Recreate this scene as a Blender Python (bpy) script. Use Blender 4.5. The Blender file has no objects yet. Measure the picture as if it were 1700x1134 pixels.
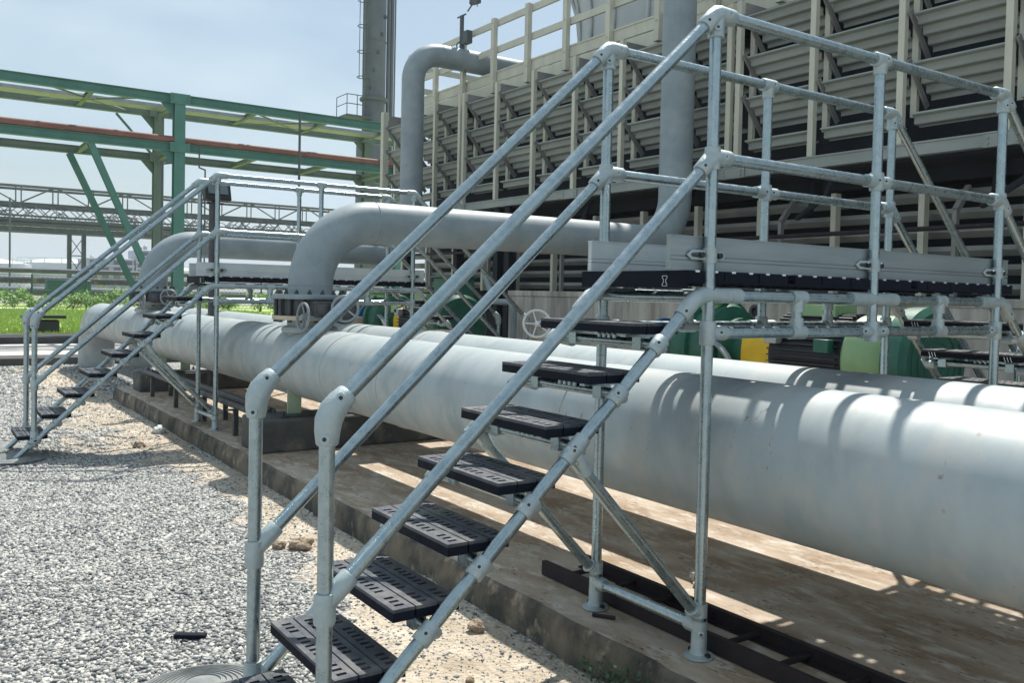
import bpy, bmesh, math, random
import numpy as np
from mathutils import Vector, Matrix, noise
R = math.radians
random.seed(7)
SC = bpy.context.scene
COL = SC.collection

# ------------------------------------------------------------------ camera
cam_data = bpy.data.cameras.new('camera')
cam = bpy.data.objects.new('camera', cam_data); COL.objects.link(cam)
SC.camera = cam
cam_data.sensor_width = 36.0
cam_data.lens = 1490.69 / 1700 * 36
cam_data.shift_x = -48.8 / 1700
cam_data.shift_y = -31.8 / 1700
cam_data.clip_start = 0.05
cam_data.clip_end = 5000
yaw, pitch, roll = 0.9537, -0.0312, 0.0227
F = Vector((math.cos(yaw)*math.cos(pitch), math.sin(yaw)*math.cos(pitch), math.sin(pitch)))
RT = Vector((math.sin(yaw), -math.cos(yaw), 0))
UP = RT.cross(F)
R2 = RT*math.cos(roll) + UP*math.sin(roll)
U2 = -RT*math.sin(roll) + UP*math.cos(roll)
CAM = Vector((-2.3221, -2.2532, 1.2889))
cam.matrix_world = Matrix(((R2.x, U2.x, -F.x, CAM.x), (R2.y, U2.y, -F.y, CAM.y), (R2.z, U2.z, -F.z, CAM.z), (0, 0, 0, 1)))

# ------------------------------------------------------------------ light
SUN = Vector((0.48, 0.44, 1.0)).normalized()
elev = math.asin(SUN.z)
sun_data = bpy.data.lights.new('sun', 'SUN'); sun_data.energy = 4.9; sun_data.angle = R(0.9)
sun_data.color = (1.0, 0.955, 0.88)
sun = bpy.data.objects.new('sun', sun_data); COL.objects.link(sun)
sun.rotation_euler = SUN.to_track_quat('Z', 'Y').to_euler()
W = bpy.data.worlds.new('World'); SC.world = W; W.use_nodes = True
nt = W.node_tree; nt.nodes.clear()
out = nt.nodes.new('ShaderNodeOutputWorld'); bg = nt.nodes.new('ShaderNodeBackground')
sky = nt.nodes.new('ShaderNodeTexSky'); sky.sky_type = 'NISHITA'; sky.sun_disc = False
sky.sun_elevation = elev; sky.sun_rotation = math.atan2(SUN.x, SUN.y)
sky.air_density = 1.3; sky.dust_density = .9; sky.ozone_density = 1.6
tc = nt.nodes.new('ShaderNodeTexCoord'); mp = nt.nodes.new('ShaderNodeMapping')
mp.inputs['Scale'].default_value = (1.0, 1.0, 2.6)
nz = nt.nodes.new('ShaderNodeTexNoise'); nz.inputs['Scale'].default_value = 2.1; nz.inputs['Detail'].default_value = 5; nz.inputs['Roughness'].default_value = .5
rp = nt.nodes.new('ShaderNodeValToRGB'); rp.color_ramp.elements[0].position = .42; rp.color_ramp.elements[1].position = .60
mx = nt.nodes.new('ShaderNodeMix'); mx.data_type = 'RGBA'
L = nt.links.new
L(tc.outputs['Generated'], mp.inputs['Vector']); L(mp.outputs[0], nz.inputs['Vector']); L(nz.outputs['Fac'], rp.inputs[0])
sep = nt.nodes.new('ShaderNodeSeparateXYZ'); L(tc.outputs['Generated'], sep.inputs[0])
hz = nt.nodes.new('ShaderNodeMapRange'); hz.inputs['From Min'].default_value = 0.0; hz.inputs['From Max'].default_value = .22
hz.inputs['To Min'].default_value = .92; hz.inputs['To Max'].default_value = .0
L(sep.outputs['Z'], hz.inputs['Value'])
mxf = nt.nodes.new('ShaderNodeMath'); mxf.operation = 'MAXIMUM'
sc = nt.nodes.new('ShaderNodeMath'); sc.operation = 'MULTIPLY_ADD'; sc.inputs[1].default_value = .55; sc.inputs[2].default_value = .40
L(rp.outputs[0], sc.inputs[0]); L(sc.outputs[0], mxf.inputs[0]); L(hz.outputs[0], mxf.inputs[1])
L(mxf.outputs[0], mx.inputs['Factor']); L(sky.outputs[0], mx.inputs['A'])
mx.inputs['B'].default_value = (6.9, 8.4, 9.5, 1)
L(mx.outputs['Result'], bg.inputs['Color']); bg.inputs['Strength'].default_value = .077
L(bg.outputs[0], out.inputs['Surface'])
SC.view_settings.view_transform = 'Standard'; SC.view_settings.look = 'None'
SC.view_settings.exposure = 0.36; SC.view_settings.gamma = 1.0
SC.cycles.max_bounces = 6; SC.cycles.diffuse_bounces = 3; SC.cycles.glossy_bounces = 3
SC.cycles.use_denoising = True

# ------------------------------------------------------------------ materials
def mat(name, c1, c2=None, scale=8.0, rough=.6, metal=0.0, bump=0.0, bscale=None, detail=6, stretch=(1, 1, 1), lo=.35, hi=.65, c3=None, s3=2.0, lo3=.5, hi3=.7, rough2=None, spec=.5, spots=None, sspot=24, lsp=.66, hsp=.74):
    m = bpy.data.materials.new(name); m.use_nodes = True
    t = m.node_tree; n = t.nodes; b = n['Principled BSDF']; k = t.links.new
    b.inputs['Roughness'].default_value = rough; b.inputs['Metallic'].default_value = metal
    b.inputs['Specular IOR Level'].default_value = spec
    b.inputs['Base Color'].default_value = (*c1, 1)
    co = n.new('ShaderNodeTexCoord'); ma = n.new('ShaderNodeMapping'); ma.inputs['Scale'].default_value = stretch
    k(co.outputs['Object'], ma.inputs['Vector'])
    def nse(s, d=detail):
        q = n.new('ShaderNodeTexNoise'); q.inputs['Scale'].default_value = s; q.inputs['Detail'].default_value = d; q.inputs['Roughness'].default_value = .6
        k(ma.outputs[0], q.inputs['Vector']); return q
    def ramp(q, a, z):
        r = n.new('ShaderNodeMapRange'); r.inputs['From Min'].default_value = a; r.inputs['From Max'].default_value = z
        k(q.outputs['Fac'], r.inputs['Value']); return r
    col = None
    if c2:
        q = nse(scale); r = ramp(q, lo, hi)
        x = n.new('ShaderNodeMix'); x.data_type = 'RGBA'; x.inputs['A'].default_value = (*c1, 1); x.inputs['B'].default_value = (*c2, 1)
        k(r.outputs[0], x.inputs['Factor']); col = x.outputs['Result']
        if rough2 is not None:
            y = n.new('ShaderNodeMapRange'); y.inputs['To Min'].default_value = rough; y.inputs['To Max'].default_value = rough2
            k(r.outputs[0], y.inputs['Value']); k(y.outputs[0], b.inputs['Roughness'])
    if c3:
        q = nse(s3, 8); r = ramp(q, lo3, hi3)
        x = n.new('ShaderNodeMix'); x.data_type = 'RGBA'; x.inputs['B'].default_value = (*c3, 1)
        k(r.outputs[0], x.inputs['Factor']); k(col, x.inputs['A']) if col else None
        if not col: x.inputs['A'].default_value = (*c1, 1)
        col = x.outputs['Result']
    if spots:
        q = nse(sspot, 4); r = ramp(q, lsp, hsp); q2 = nse(sspot*.12, 2); r2 = ramp(q2, .48, .62)
        mu = n.new('ShaderNodeMath'); mu.operation = 'MULTIPLY'; k(r.outputs[0], mu.inputs[0]); k(r2.outputs[0], mu.inputs[1])
        x = n.new('ShaderNodeMix'); x.data_type = 'RGBA'; x.inputs['B'].default_value = (*spots, 1); k(mu.outputs[0], x.inputs['Factor']); k(col, x.inputs['A']); col = x.outputs['Result']
    if col: k(col, b.inputs['Base Color'])
    if bump:
        q = nse(bscale or scale*4); u = n.new('ShaderNodeBump'); u.inputs['Strength'].default_value = bump; u.inputs['Distance'].default_value = .01
        k(q.outputs['Fac'], u.inputs['Height']); k(u.outputs[0], b.inputs['Normal'])
    return m

GALV = mat('galvanised_tube', (.31, .385, .41), (.40, .475, .495), 34, .24, .92, .10, 120, lo=.36, hi=.64, c3=(.26, .33, .355), s3=80, lo3=.60, hi3=.84, rough2=.36)
CAST = mat('cast_galvanised_fitting', (.38, .45, .46), (.47, .53, .535), 30, .48, .6, .25, 160, rough2=.6)
ALU = mat('mill_aluminium', (.27, .315, .33), (.33, .375, .385), 9, .42, .5, .03, 60, stretch=(.3, 1, 3), c3=(.22, .25, .26), s3=5, lo3=.62, hi3=.8)
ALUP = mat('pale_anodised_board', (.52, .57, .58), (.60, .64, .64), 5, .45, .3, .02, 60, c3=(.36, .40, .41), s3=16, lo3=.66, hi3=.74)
SCREW = mat('dark_steel_screw', (.05, .055, .06), None, rough=.4, metal=.8)
RUB = mat('black_recycled_plastic', (.004, .006, .013), (.008, .011, .021), 30, .55, 0, .25, 220, c3=(.03, .033, .038), s3=14, lo3=.66, hi3=.88, rough2=.75, spec=.14)
RUBTOP = mat('worn_plastic_tread_top', (.035, .042, .056), (.085, .095, .112), 34, .45, 0, .25, 200, lo=.4, hi=.7, rough2=.6, c3=(.21, .20, .18), s3=6.5, lo3=.50, hi3=.82)
PAD = mat('weathered_rubber', (.16, .175, .175), (.26, .27, .26), 18, .7, 0, .2, 120)
PIPE = mat('pale_grey_pipe_paint', (.395, .445, .45), (.295, .345, .355), 2.6, .42, 0, .035, 60, detail=10, stretch=(.8, 1.3, .8), lo=.38, hi=.64, c3=(.45, .455, .43), s3=6.5, lo3=.48, hi3=.72, rough2=.6, spots=(.22, .15, .10), sspot=26, lsp=.62, hsp=.72)
SEAM = mat('weld_seam_paint', (.42, .43, .42), (.50, .46, .40), 20, .6)
RISER = mat('blue_grey_pipe_paint', (.22, .27, .29), (.30, .345, .36), 4, .45, 0, .05, 60, c3=(.20, .235, .25), s3=7, lo3=.62, hi3=.8, rough2=.6)
SLAB = mat('stained_concrete_slab', (.49, .41, .325), (.30, .215, .14), 2.1, .85, 0, .4, 70, detail=10, stretch=(1.8, .7, 1), lo=.38, hi=.62, c3=(.56, .51, .44), s3=7.5, lo3=.50, hi3=.66, spots=(.12, .08, .055), sspot=38, lsp=.52, hsp=.66)
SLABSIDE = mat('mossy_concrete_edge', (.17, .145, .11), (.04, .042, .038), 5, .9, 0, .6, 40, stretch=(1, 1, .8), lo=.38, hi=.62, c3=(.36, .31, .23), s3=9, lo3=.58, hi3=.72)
PLINTH = mat('dark_stained_plinth', (.10, .10, .095), (.05, .055, .055), 5, .85, 0, .4, 50, c3=(.30, .25, .19), s3=3, lo3=.55, hi3=.75)
BASIN = mat('streaked_basin_concrete', (.62, .57, .49), (.32, .30, .265), 2.4, .9, 0, .3, 50, stretch=(1, 2.2, .35), lo=.38, hi=.65, c3=(.30, .24, .19), s3=3.2, lo3=.55, hi3=.72)
GREEN = mat('green_rack_paint', (.065, .195, .145), (.09, .235, .175), 2.5, .45, 0, .03, 40, c3=(.14, .20, .12), s3=5, lo3=.62, hi3=.8)
LITGREEN = mat('lit_green_rack_paint', (.15, .215, .16), (.19, .25, .185), 2.5, .55, 0, .03, 40, c3=(.10, .24, .17), s3=4, lo3=.6, hi3=.8)  # same green paint as the front; sunlight on rear members put into colour
RUST = mat('brown_lagged_pipe', (.24, .115, .08), (.17, .08, .06), 3, .7, c3=(.12, .07, .06), s3=8, lo3=.65, hi3=.8)
TRAYM = mat('grey_tray_metal', (.45, .46, .46), (.36, .37, .38), 4, .45, .5)
LOUV = mat('grey_louvre_sheet', (.34, .36, .335), (.25, .27, .255), 2.2, .6, 0, .05, 40, stretch=(1, .4, 1), c3=(.24, .235, .22), s3=5, lo3=.58, hi3=.8)
POSTM = mat('pale_frp_section', (.60, .58, .47), (.51, .50, .42), 3.5, .6, 0, .05, 40, stretch=(1, 1, .5), c3=(.42, .42, .36), s3=6, lo3=.6, hi3=.8)
BRACE = mat('dull_frp_brace', (.20, .195, .19), (.27, .265, .25), 4, .65)
TDARK = mat('dark_tower_inside', (.010, .013, .019), (.018, .022, .028), 3, .9)  # near-black puts the shade inside the tower into its colour; columns share it
FANM = mat('grey_fan_stack_laminate', (.50, .53, .53), (.44, .47, .47), 2, .5)
BRIDGE = mat('weathered_bridge_steel', (.15, .172, .19), (.10, .115, .135), 2, .6, .2)
SLATD = mat('shaded_lower_slat', (.34, .345, .32), (.24, .25, .235), 3, .7)  # louvre colour toned down to put the under-beam shade into the slats
BRIDGEP = mat('bridge_pipe_grey', (.075, .083, .095), (.12, .125, .135), 1, .6)
STACK = mat('grey_stack_steel', (.15, .165, .19), (.11, .122, .145), 1.2, .6, .1, .05, 10, stretch=(1, 1, .5), c3=(.10, .11, .11), s3=1.6, lo3=.66, hi3=.74)
STEELD = mat('dark_ladder_steel', (.10, .115, .12), None, rough=.6, metal=.3)
TANK = mat('pale_tank_paint', (.62, .66, .66), (.52, .57, .58), .4, .6)
BLDG = mat('distant_plant_metal', (.33, .38, .43), (.48, .52, .55), .5, .6, stretch=(1, 1, 3))
WIN = mat('distant_dark_openings', (.10, .12, .16), None, rough=.3)
GRASSM = mat('sunlit_grass', (.27, .41, .085), (.38, .49, .12), 1.2, .8, c3=(.47, .49, .17), s3=3, lo3=.5, hi3=.75)
LEAF = mat('shrub_leaves', (.15, .30, .055), (.27, .44, .10), 1.8, .6, lo=.4, hi=.6)
TWIG = mat('brown_stem', (.10, .075, .05), None, rough=.9)
ROAD = mat('pale_concrete_road', (.60, .55, .51), (.52, .48, .45), 1.2, .9, 0, .2, 40)
KERB = mat('dark_kerb', (.055, .055, .055), (.09, .085, .08), 3, .9)  # near-black mottled tone on both kerb strips
WHITEC = mat('white_kerb_paint', (.72, .74, .72), (.62, .64, .62), 2, .7)
LADD = mat('dark_brown_cable_ladder', (.014, .010, .013), (.026, .016, .018), 9, .7, .1, .2, 60, c3=(.05, .025, .023), s3=14, lo3=.6, hi3=.75)
PGREEN = mat('dark_green_pump_paint', (.012, .085, .055), (.02, .12, .08), 6, .4, 0, .05, 40)
LGREEN = mat('light_green_motor_paint', (.20, .34, .16), (.26, .40, .20), 5, .45, c3=(.10, .2, .1), s3=6, lo3=.6, hi3=.8)
BLACKM = mat('black_motor_fins', (.012, .014, .02), (.025, .028, .035), 8, .5)
YEL = mat('yellow_guard_paint', (.72, .46, .008), (.62, .38, .005), 6, .45)
BLUEM = mat('blue_flange_paint', (.02, .12, .30), None, rough=.4)
WHEEL = mat('grey_handwheel_paint', (.28, .31, .32), (.22, .25, .255), 20, .5, .2)
VALVE = mat('dark_valve_body', (.045, .05, .055), (.085, .09, .095), 12, .5, .3)
BEIGE = mat('beige_primer', (.55, .47, .36), (.47, .40, .31), 5, .7)
PALEG = mat('pale_green_saddle_paint', (.42, .52, .36), (.36, .46, .32), 8, .6)
BLACK = mat('black_lamp_housing', (.015, .016, .018), None, rough=.45)
GLASSM = mat('lamp_glass', (.16, .19, .20), (.12, .15, .16), 3, .12)
REDP = mat('red_pole_paint', (.42, .06, .05), None, rough=.5)
WHITEP = mat('white_pole_paint', (.70, .71, .70), None, rough=.5)
def stone_material():
    m = bpy.data.materials.new('pale_granite_gravel'); m.use_nodes = True; t = m.node_tree; n = t.nodes; b = n['Principled BSDF']; k = t.links.new
    b.inputs['Roughness'].default_value = .8; b.inputs['Specular IOR Level'].default_value = .3
    g = n.new('ShaderNodeNewGeometry'); r = n.new('ShaderNodeValToRGB'); e = r.color_ramp.elements
    e[0].position = 0; e[0].color = (.10,.11,.12,1); e[1].position = 1; e[1].color = (.62,.61,.555,1)
    for p, c in ((.14, (.20,.21,.22,1)), (.5, (.37,.37,.35,1)), (.8, (.50,.49,.455,1))):
        q = e.new(p); q.color = c
    k(g.outputs['Random Per Island'], r.inputs[0]); k(r.outputs[0], b.inputs['Base Color'])
    return m
STONE = stone_material()
ROCKM = mat('brown_rock', (.36, .27, .19), (.24, .18, .13), 14, .9, 0, .5, 60)
MARKM = mat('pale_bolt_and_glint', (.75, .76, .78), None, rough=.3, metal=.6)

def ground_material():
    m = bpy.data.materials.new('gravel_and_sand'); m.use_nodes = True
    t = m.node_tree; n = t.nodes; b = n['Principled BSDF']; k = t.links.new
    b.inputs['Roughness'].default_value = .92; b.inputs['Specular IOR Level'].default_value = .2
    co = n.new('ShaderNodeTexCoord')
    v = n.new('ShaderNodeTexVoronoi'); v.inputs['Scale'].default_value = 42; v.inputs['Randomness'].default_value = 1
    k(co.outputs['Object'], v.inputs['Vector'])
    r = n.new('ShaderNodeValToRGB'); e = r.color_ramp.elements
    e[0].position = 0; e[0].color = (.30, .31, .31, 1); e[1].position = 1; e[1].color = (.64, .63, .60, 1)
    se = n.new('ShaderNodeSeparateColor'); k(v.outputs['Color'], se.inputs[0]); k(se.outputs[0], r.inputs[0])
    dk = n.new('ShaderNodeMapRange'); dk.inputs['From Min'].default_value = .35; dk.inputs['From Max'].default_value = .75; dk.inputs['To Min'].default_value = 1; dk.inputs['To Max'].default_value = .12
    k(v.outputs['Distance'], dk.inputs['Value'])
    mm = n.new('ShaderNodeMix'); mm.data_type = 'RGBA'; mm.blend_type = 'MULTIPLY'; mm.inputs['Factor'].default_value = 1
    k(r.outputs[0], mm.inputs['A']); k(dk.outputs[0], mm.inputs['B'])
    s1 = n.new('ShaderNodeTexNoise'); s1.inputs['Scale'].default_value = 5; s1.inputs['Detail'].default_value = 9; s1.inputs['Roughness'].default_value = .7
    k(co.outputs['Object'], s1.inputs['Vector'])
    sr = n.new('ShaderNodeValToRGB'); e = sr.color_ramp.elements
    e[0].position = .30; e[0].color = (.34, .275, .20, 1); e[1].position = .66; e[1].color = (.60, .53, .43, 1)
    k(s1.outputs['Fac'], sr.inputs[0])
    at = n.new('ShaderNodeAttribute'); at.attribute_name = 'sand'
    s2 = n.new('ShaderNodeTexNoise'); s2.inputs['Scale'].default_value = 11; s2.inputs['Detail'].default_value = 6
    k(co.outputs['Object'], s2.inputs['Vector'])
    ad = n.new('ShaderNodeMath'); ad.operation = 'ADD'; k(at.outputs['Fac'], ad.inputs[0]); k(s2.outputs['Fac'], ad.inputs[1])
    mr = n.new('ShaderNodeMapRange'); mr.inputs['From Min'].default_value = .85; mr.inputs['From Max'].default_value = 1.1; k(ad.outputs[0], mr.inputs['Value'])
    mi = n.new('ShaderNodeMix'); mi.data_type = 'RGBA'; k(mr.outputs[0], mi.inputs['Factor']); k(mm.outputs['Result'], mi.inputs['A']); k(sr.outputs[0], mi.inputs['B'])
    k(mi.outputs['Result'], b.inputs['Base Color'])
    bu = n.new('ShaderNodeBump'); bu.inputs['Strength'].default_value = .8; bu.inputs['Distance'].default_value = .012; bu.invert = True
    k(v.outputs['Distance'], bu.inputs['Height'])
    b2 = n.new('ShaderNodeBump'); b2.inputs['Strength'].default_value = .6; b2.inputs['Distance'].default_value = .02
    k(s1.outputs['Fac'], b2.inputs['Height']); k(bu.outputs[0], b2.inputs['Normal']); k(b2.outputs[0], b.inputs['Normal'])
    return m
GRAVEL = ground_material()
FIELD = mat('far_ground', (.24, .25, .20), (.30, .29, .25), .06, .95)

# ------------------------------------------------------------------ mesh builder
OFF = {}
class MB:
    def __init__(s): s.v = []; s.f = []; s.m = []
    def add(s, vs, fs, mi=0):
        b = len(s.v); s.v += [tuple(x) for x in vs]; s.f += [tuple(b+i for i in f) for f in fs]; s.m += [mi]*len(fs); return s
    def box(s, a, b, mi=0):
        x0, y0, z0 = a; x1, y1, z1 = b
        if x0 > x1: x0, x1 = x1, x0
        if y0 > y1: y0, y1 = y1, y0
        if z0 > z1: z0, z1 = z1, z0
        return s.add([(x0,y0,z0),(x1,y0,z0),(x1,y1,z0),(x0,y1,z0),(x0,y0,z1),(x1,y0,z1),(x1,y1,z1),(x0,y1,z1)],
            [(0,3,2,1),(4,5,6,7),(0,1,5,4),(1,2,6,5),(2,3,7,6),(3,0,4,7)], mi)
    def beam(s, p, q, w, h, up=(0,0,1), mi=0):
        p = Vector(p); q = Vector(q); d = (q-p).normalized(); u = Vector(up)
        if abs(d.dot(u)) > .98: u = Vector((1,0,0))
        sd = d.cross(u).normalized(); u = sd.cross(d)
        vs = []
        for c in (p, q):
            for a, b in ((-1,-1),(1,-1),(1,1),(-1,1)): vs.append(c + sd*a*w/2 + u*b*h/2)
        return s.add(vs, [(0,1,2,3),(7,6,5,4),(0,4,5,1),(1,5,6,2),(2,6,7,3),(3,7,4,0)], mi)
    def ibeam(s, p, q, w, h, tf=.014, tw=.01, up=(0,0,1)):
        p = Vector(p); q = Vector(q); d = (q-p).normalized(); u = Vector(up)
        if abs(d.dot(u)) > .98: u = Vector((1,0,0))
        sd = d.cross(u).normalized(); u = sd.cross(d)
        s.beam(p+u*(h/2-tf/2), q+u*(h/2-tf/2), w, tf, u); s.beam(p-u*(h/2-tf/2), q-u*(h/2-tf/2), w, tf, u)
        return s.beam(p, q, tw, h-2*tf, u)
    def tube(s, pts, r, seg=12, mi=0, caps=True):
        pts = [Vector(p) for p in pts]; n = len(pts); rs = r if isinstance(r, (list, tuple)) else [r]*n
        T = []
        for i in range(n):
            a = (pts[i]-pts[i-1]).normalized() if i else None
            b = (pts[i+1]-pts[i]).normalized() if i < n-1 else None
            T.append((a+b).normalized() if a and b else (a or b))
        u = Vector((0,0,1)) if abs(T[0].z) < .9 else Vector((1,0,0))
        u = (u - T[0]*u.dot(T[0])).normalized(); base = len(s.v)
        for i in range(n):
            if i:
                q = T[i-1].rotation_difference(T[i]); u = q @ u; u = (u - T[i]*u.dot(T[i])).normalized()
            w = T[i].cross(u); k = 1.0
            if 0 < i < n-1:
                c = T[i].dot((pts[i]-pts[i-1]).normalized()); k = 1/max(c, .5)
                ax = (pts[i]-pts[i-1]).cross(pts[i+1]-pts[i])
            for j in range(seg):
                a = 2*math.pi*j/seg; o = u*math.cos(a)*rs[i] + w*math.sin(a)*rs[i]
                if 0 < i < n-1 and k > 1.001 and ax.length > 1e-9:
                    m = ax.normalized().cross(T[i]).normalized(); o = o + m*o.dot(m)*(k-1)
                s.v.append(tuple(pts[i]+o))
        for i in range(n-1):
            for j in range(seg):
                a = base+i*seg+j; b = base+i*seg+(j+1) % seg
                s.f.append((a, b, b+seg, a+seg)); s.m.append(mi)
        if caps:
            s.f.append(tuple(base+j for j in range(seg-1, -1, -1))); s.m.append(mi)
            s.f.append(tuple(base+(n-1)*seg+j for j in range(seg))); s.m.append(mi)
        return s
    def lathe(s, prof, org=(0,0,0), axis=(0,0,1), seg=24, mi=0):
        ax = Vector(axis).normalized(); o = Vector(org)
        u = Vector((1,0,0)) if abs(ax.x) < .9 else Vector((0,1,0)); u = (u-ax*u.dot(ax)).normalized(); w = ax.cross(u)
        base = len(s.v); n = len(prof)
        for r, z in prof:
            for j in range(seg):
                a = 2*math.pi*j/seg; s.v.append(tuple(o+ax*z+(u*math.cos(a)+w*math.sin(a))*max(r, 1e-4)))
        for i in range(n-1):
            for j in range(seg):
                a = base+i*seg+j; b = base+i*seg+(j+1) % seg
                s.f.append((a, b, b+seg, a+seg)); s.m.append(mi)
        s.f.append(tuple(base+j for j in range(seg-1, -1, -1))); s.m.append(mi)
        s.f.append(tuple(base+(n-1)*seg+j for j in range(seg))); s.m.append(mi)
        return s
    def ball(s, c, r, mi=0, seg=12):
        pr = [(r*math.sin(math.pi*i/8), -r*math.cos(math.pi*i/8)) for i in range(9)]
        return s.lathe(pr, c, (0,0,1), seg, mi)
    def torus(s, c, ax, Rr, r, seg=24, ts=8, mi=0):
        ax = Vector(ax).normalized(); u = Vector((1,0,0)) if abs(ax.x) < .9 else Vector((0,1,0)); u = (u-ax*u.dot(ax)).normalized(); w = ax.cross(u); c = Vector(c)
        base = len(s.v)
        for i in range(seg):
            a = 2*math.pi*i/seg; d = u*math.cos(a)+w*math.sin(a)
            for j in range(ts):
                b = 2*math.pi*j/ts; s.v.append(tuple(c+d*(Rr+r*math.cos(b))+ax*r*math.sin(b)))
        for i in range(seg):
            for j in range(ts):
                p = base+i*ts+j; q = base+i*ts+(j+1) % ts; p2 = base+((i+1) % seg)*ts+j; q2 = base+((i+1) % seg)*ts+(j+1) % ts
                s.f.append((p, p2, q2, q)); s.m.append(mi)
        return s
    def build(s, name, mats, parent=None, smooth=True, angle=38, bevel=0):
        me = bpy.data.meshes.new(name)
        off = OFF.get(parent.name, Vector()) if parent else Vector()
        me.from_pydata([(x-off.x, y-off.y, z-off.z) for x, y, z in s.v], [], s.f); me.validate()
        mats = mats if isinstance(mats, (list, tuple)) else [mats]
        for m in mats: me.materials.append(m)
        if len(mats) > 1: me.polygons.foreach_set('material_index', s.m[:len(me.polygons)])
        if smooth:
            me.polygons.foreach_set('use_smooth', [True]*len(me.polygons)); me.set_sharp_from_angle(angle=R(angle))
        o = bpy.data.objects.new(name, me); COL.objects.link(o)
        if parent: o.parent = parent
        OFF[o.name] = off
        if bevel:
            b = o.modifiers.new('bevel', 'BEVEL'); b.width = bevel; b.segments = 2; b.limit_method = 'ANGLE'
        return o
def tag(o, label=None, cat=None, group=None, kind=None):
    if label: o['label'] = label
    if cat: o['category'] = cat
    if group: o['group'] = group
    if kind: o['kind'] = kind
    return o
def thing(name, loc, label, cat, group=None):
    o = bpy.data.objects.new(name, None); COL.objects.link(o); o.location = loc; o.empty_display_size = .1
    OFF[o.name] = Vector(loc); return tag(o, label, cat, group)
def arc(c, a, b, r, n=10, t0=0, t1=90):
    c = Vector(c); a = Vector(a); b = Vector(b)
    return [c + (a*math.cos(R(t0+(t1-t0)*i/n)) + b*math.sin(R(t0+(t1-t0)*i/n)))*r for i in range(n+1)]

# ------------------------------------------------------------------ ground
GZ = -.15
def sandmask(x, y):
    n = noise.noise(Vector((x*1.3, y*.8, 0))) * .5 + noise.noise(Vector((x*3.1, y*2.3, 4))) * .28
    d = -.17 - x                                   # distance from the slab edge
    w = 1.15-.22*max(0, y) if y < 2.4 else (.62 if y < 3.6 else (.5 if y < 5.2 else .95))
    s = .62 - (d - w*.55)/max(w, .1)*.75 + n*.75
    if d < .10: s -= (.10-d)*6
    return max(-.4, min(1.0, s))
def hgt(x, y):
    return GZ + .022*noise.noise(Vector((x*.9, y*.9, 2))) + .009*noise.noise(Vector((x*4, y*4, 7)))
def build_ground():
    m = MB(); m.add([(-1500,-600,-.24),(1800,-600,-.24),(1800,2500,-.24),(-1500,2500,-.24)], [(0,1,2,3)])
    tag(m.build('ground', FIELD, smooth=False), kind='structure')
    xs = np.concatenate([np.linspace(-30,-4.2,12), np.arange(-4,-.1,.06), [-.08, 3, 8, 20]]); ys = np.concatenate([np.linspace(-14,-3.2,8), np.arange(-3,15.6,.06)])
    vs = [(x, y, hgt(x, y) if x > -5 and x < .5 else GZ) for y in ys for x in xs]
    nx = len(xs); fs = [(j*nx+i, j*nx+i+1, (j+1)*nx+i+1, (j+1)*nx+i) for j in range(len(ys)-1) for i in range(nx-1)]
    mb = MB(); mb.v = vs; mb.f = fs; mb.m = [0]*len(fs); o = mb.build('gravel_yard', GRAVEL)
    at = o.data.attributes.new('sand', 'FLOAT', 'POINT')
    at.data.foreach_set('value', [sandmask(x, y) if -5 < x < .5 else 0. for y in ys for x in xs])
    tag(o, kind='structure')
    # slab with a worn front edge
    mb = MB(); N = 160; Y0, Y1 = -5.0, 10.0
    prof = []
    for i in range(N+1):
        y = Y0+(Y1-Y0)*i/N; e = .018*noise.noise(Vector((y*3, 1, 0)))+.012*noise.noise(Vector((y*11, 5, 0)))
        x = -.18 + e
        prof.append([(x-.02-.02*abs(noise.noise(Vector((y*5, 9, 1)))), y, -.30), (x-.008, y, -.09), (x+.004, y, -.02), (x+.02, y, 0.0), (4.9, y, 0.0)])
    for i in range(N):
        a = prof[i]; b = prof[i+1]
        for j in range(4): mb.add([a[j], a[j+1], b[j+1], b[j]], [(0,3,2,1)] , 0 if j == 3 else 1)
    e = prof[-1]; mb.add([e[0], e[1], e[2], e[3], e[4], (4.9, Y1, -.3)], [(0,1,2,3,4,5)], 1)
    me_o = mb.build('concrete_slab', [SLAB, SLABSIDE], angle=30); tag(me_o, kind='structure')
    def strip(name, x0, x1, y0, y1, z, m, h=.25):
        tag(MB().box((x0, y0, z-h), (x1, y1, z)).build(name, m, smooth=False, bevel=.015), kind='structure')
    strip('drain_kerb', -60, 40, 15.55, 16.35, -.02, KERB)
    strip('road', -60, 60, 16.4, 21.6, -.13, ROAD)
    strip('grass_kerb', -60, 60, 21.7, 23.4, .02, KERB)
    strip('grass_field', -80, 90, 23.5, 49, -.10, GRASSM)
    strip('white_kerb', -40, 3.4, 49.2, 50.3, .0, WHITEC)
    strip('scrub_ground', -80, 160, 50.5, 68, -.12, GRASSM)
build_ground()

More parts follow.
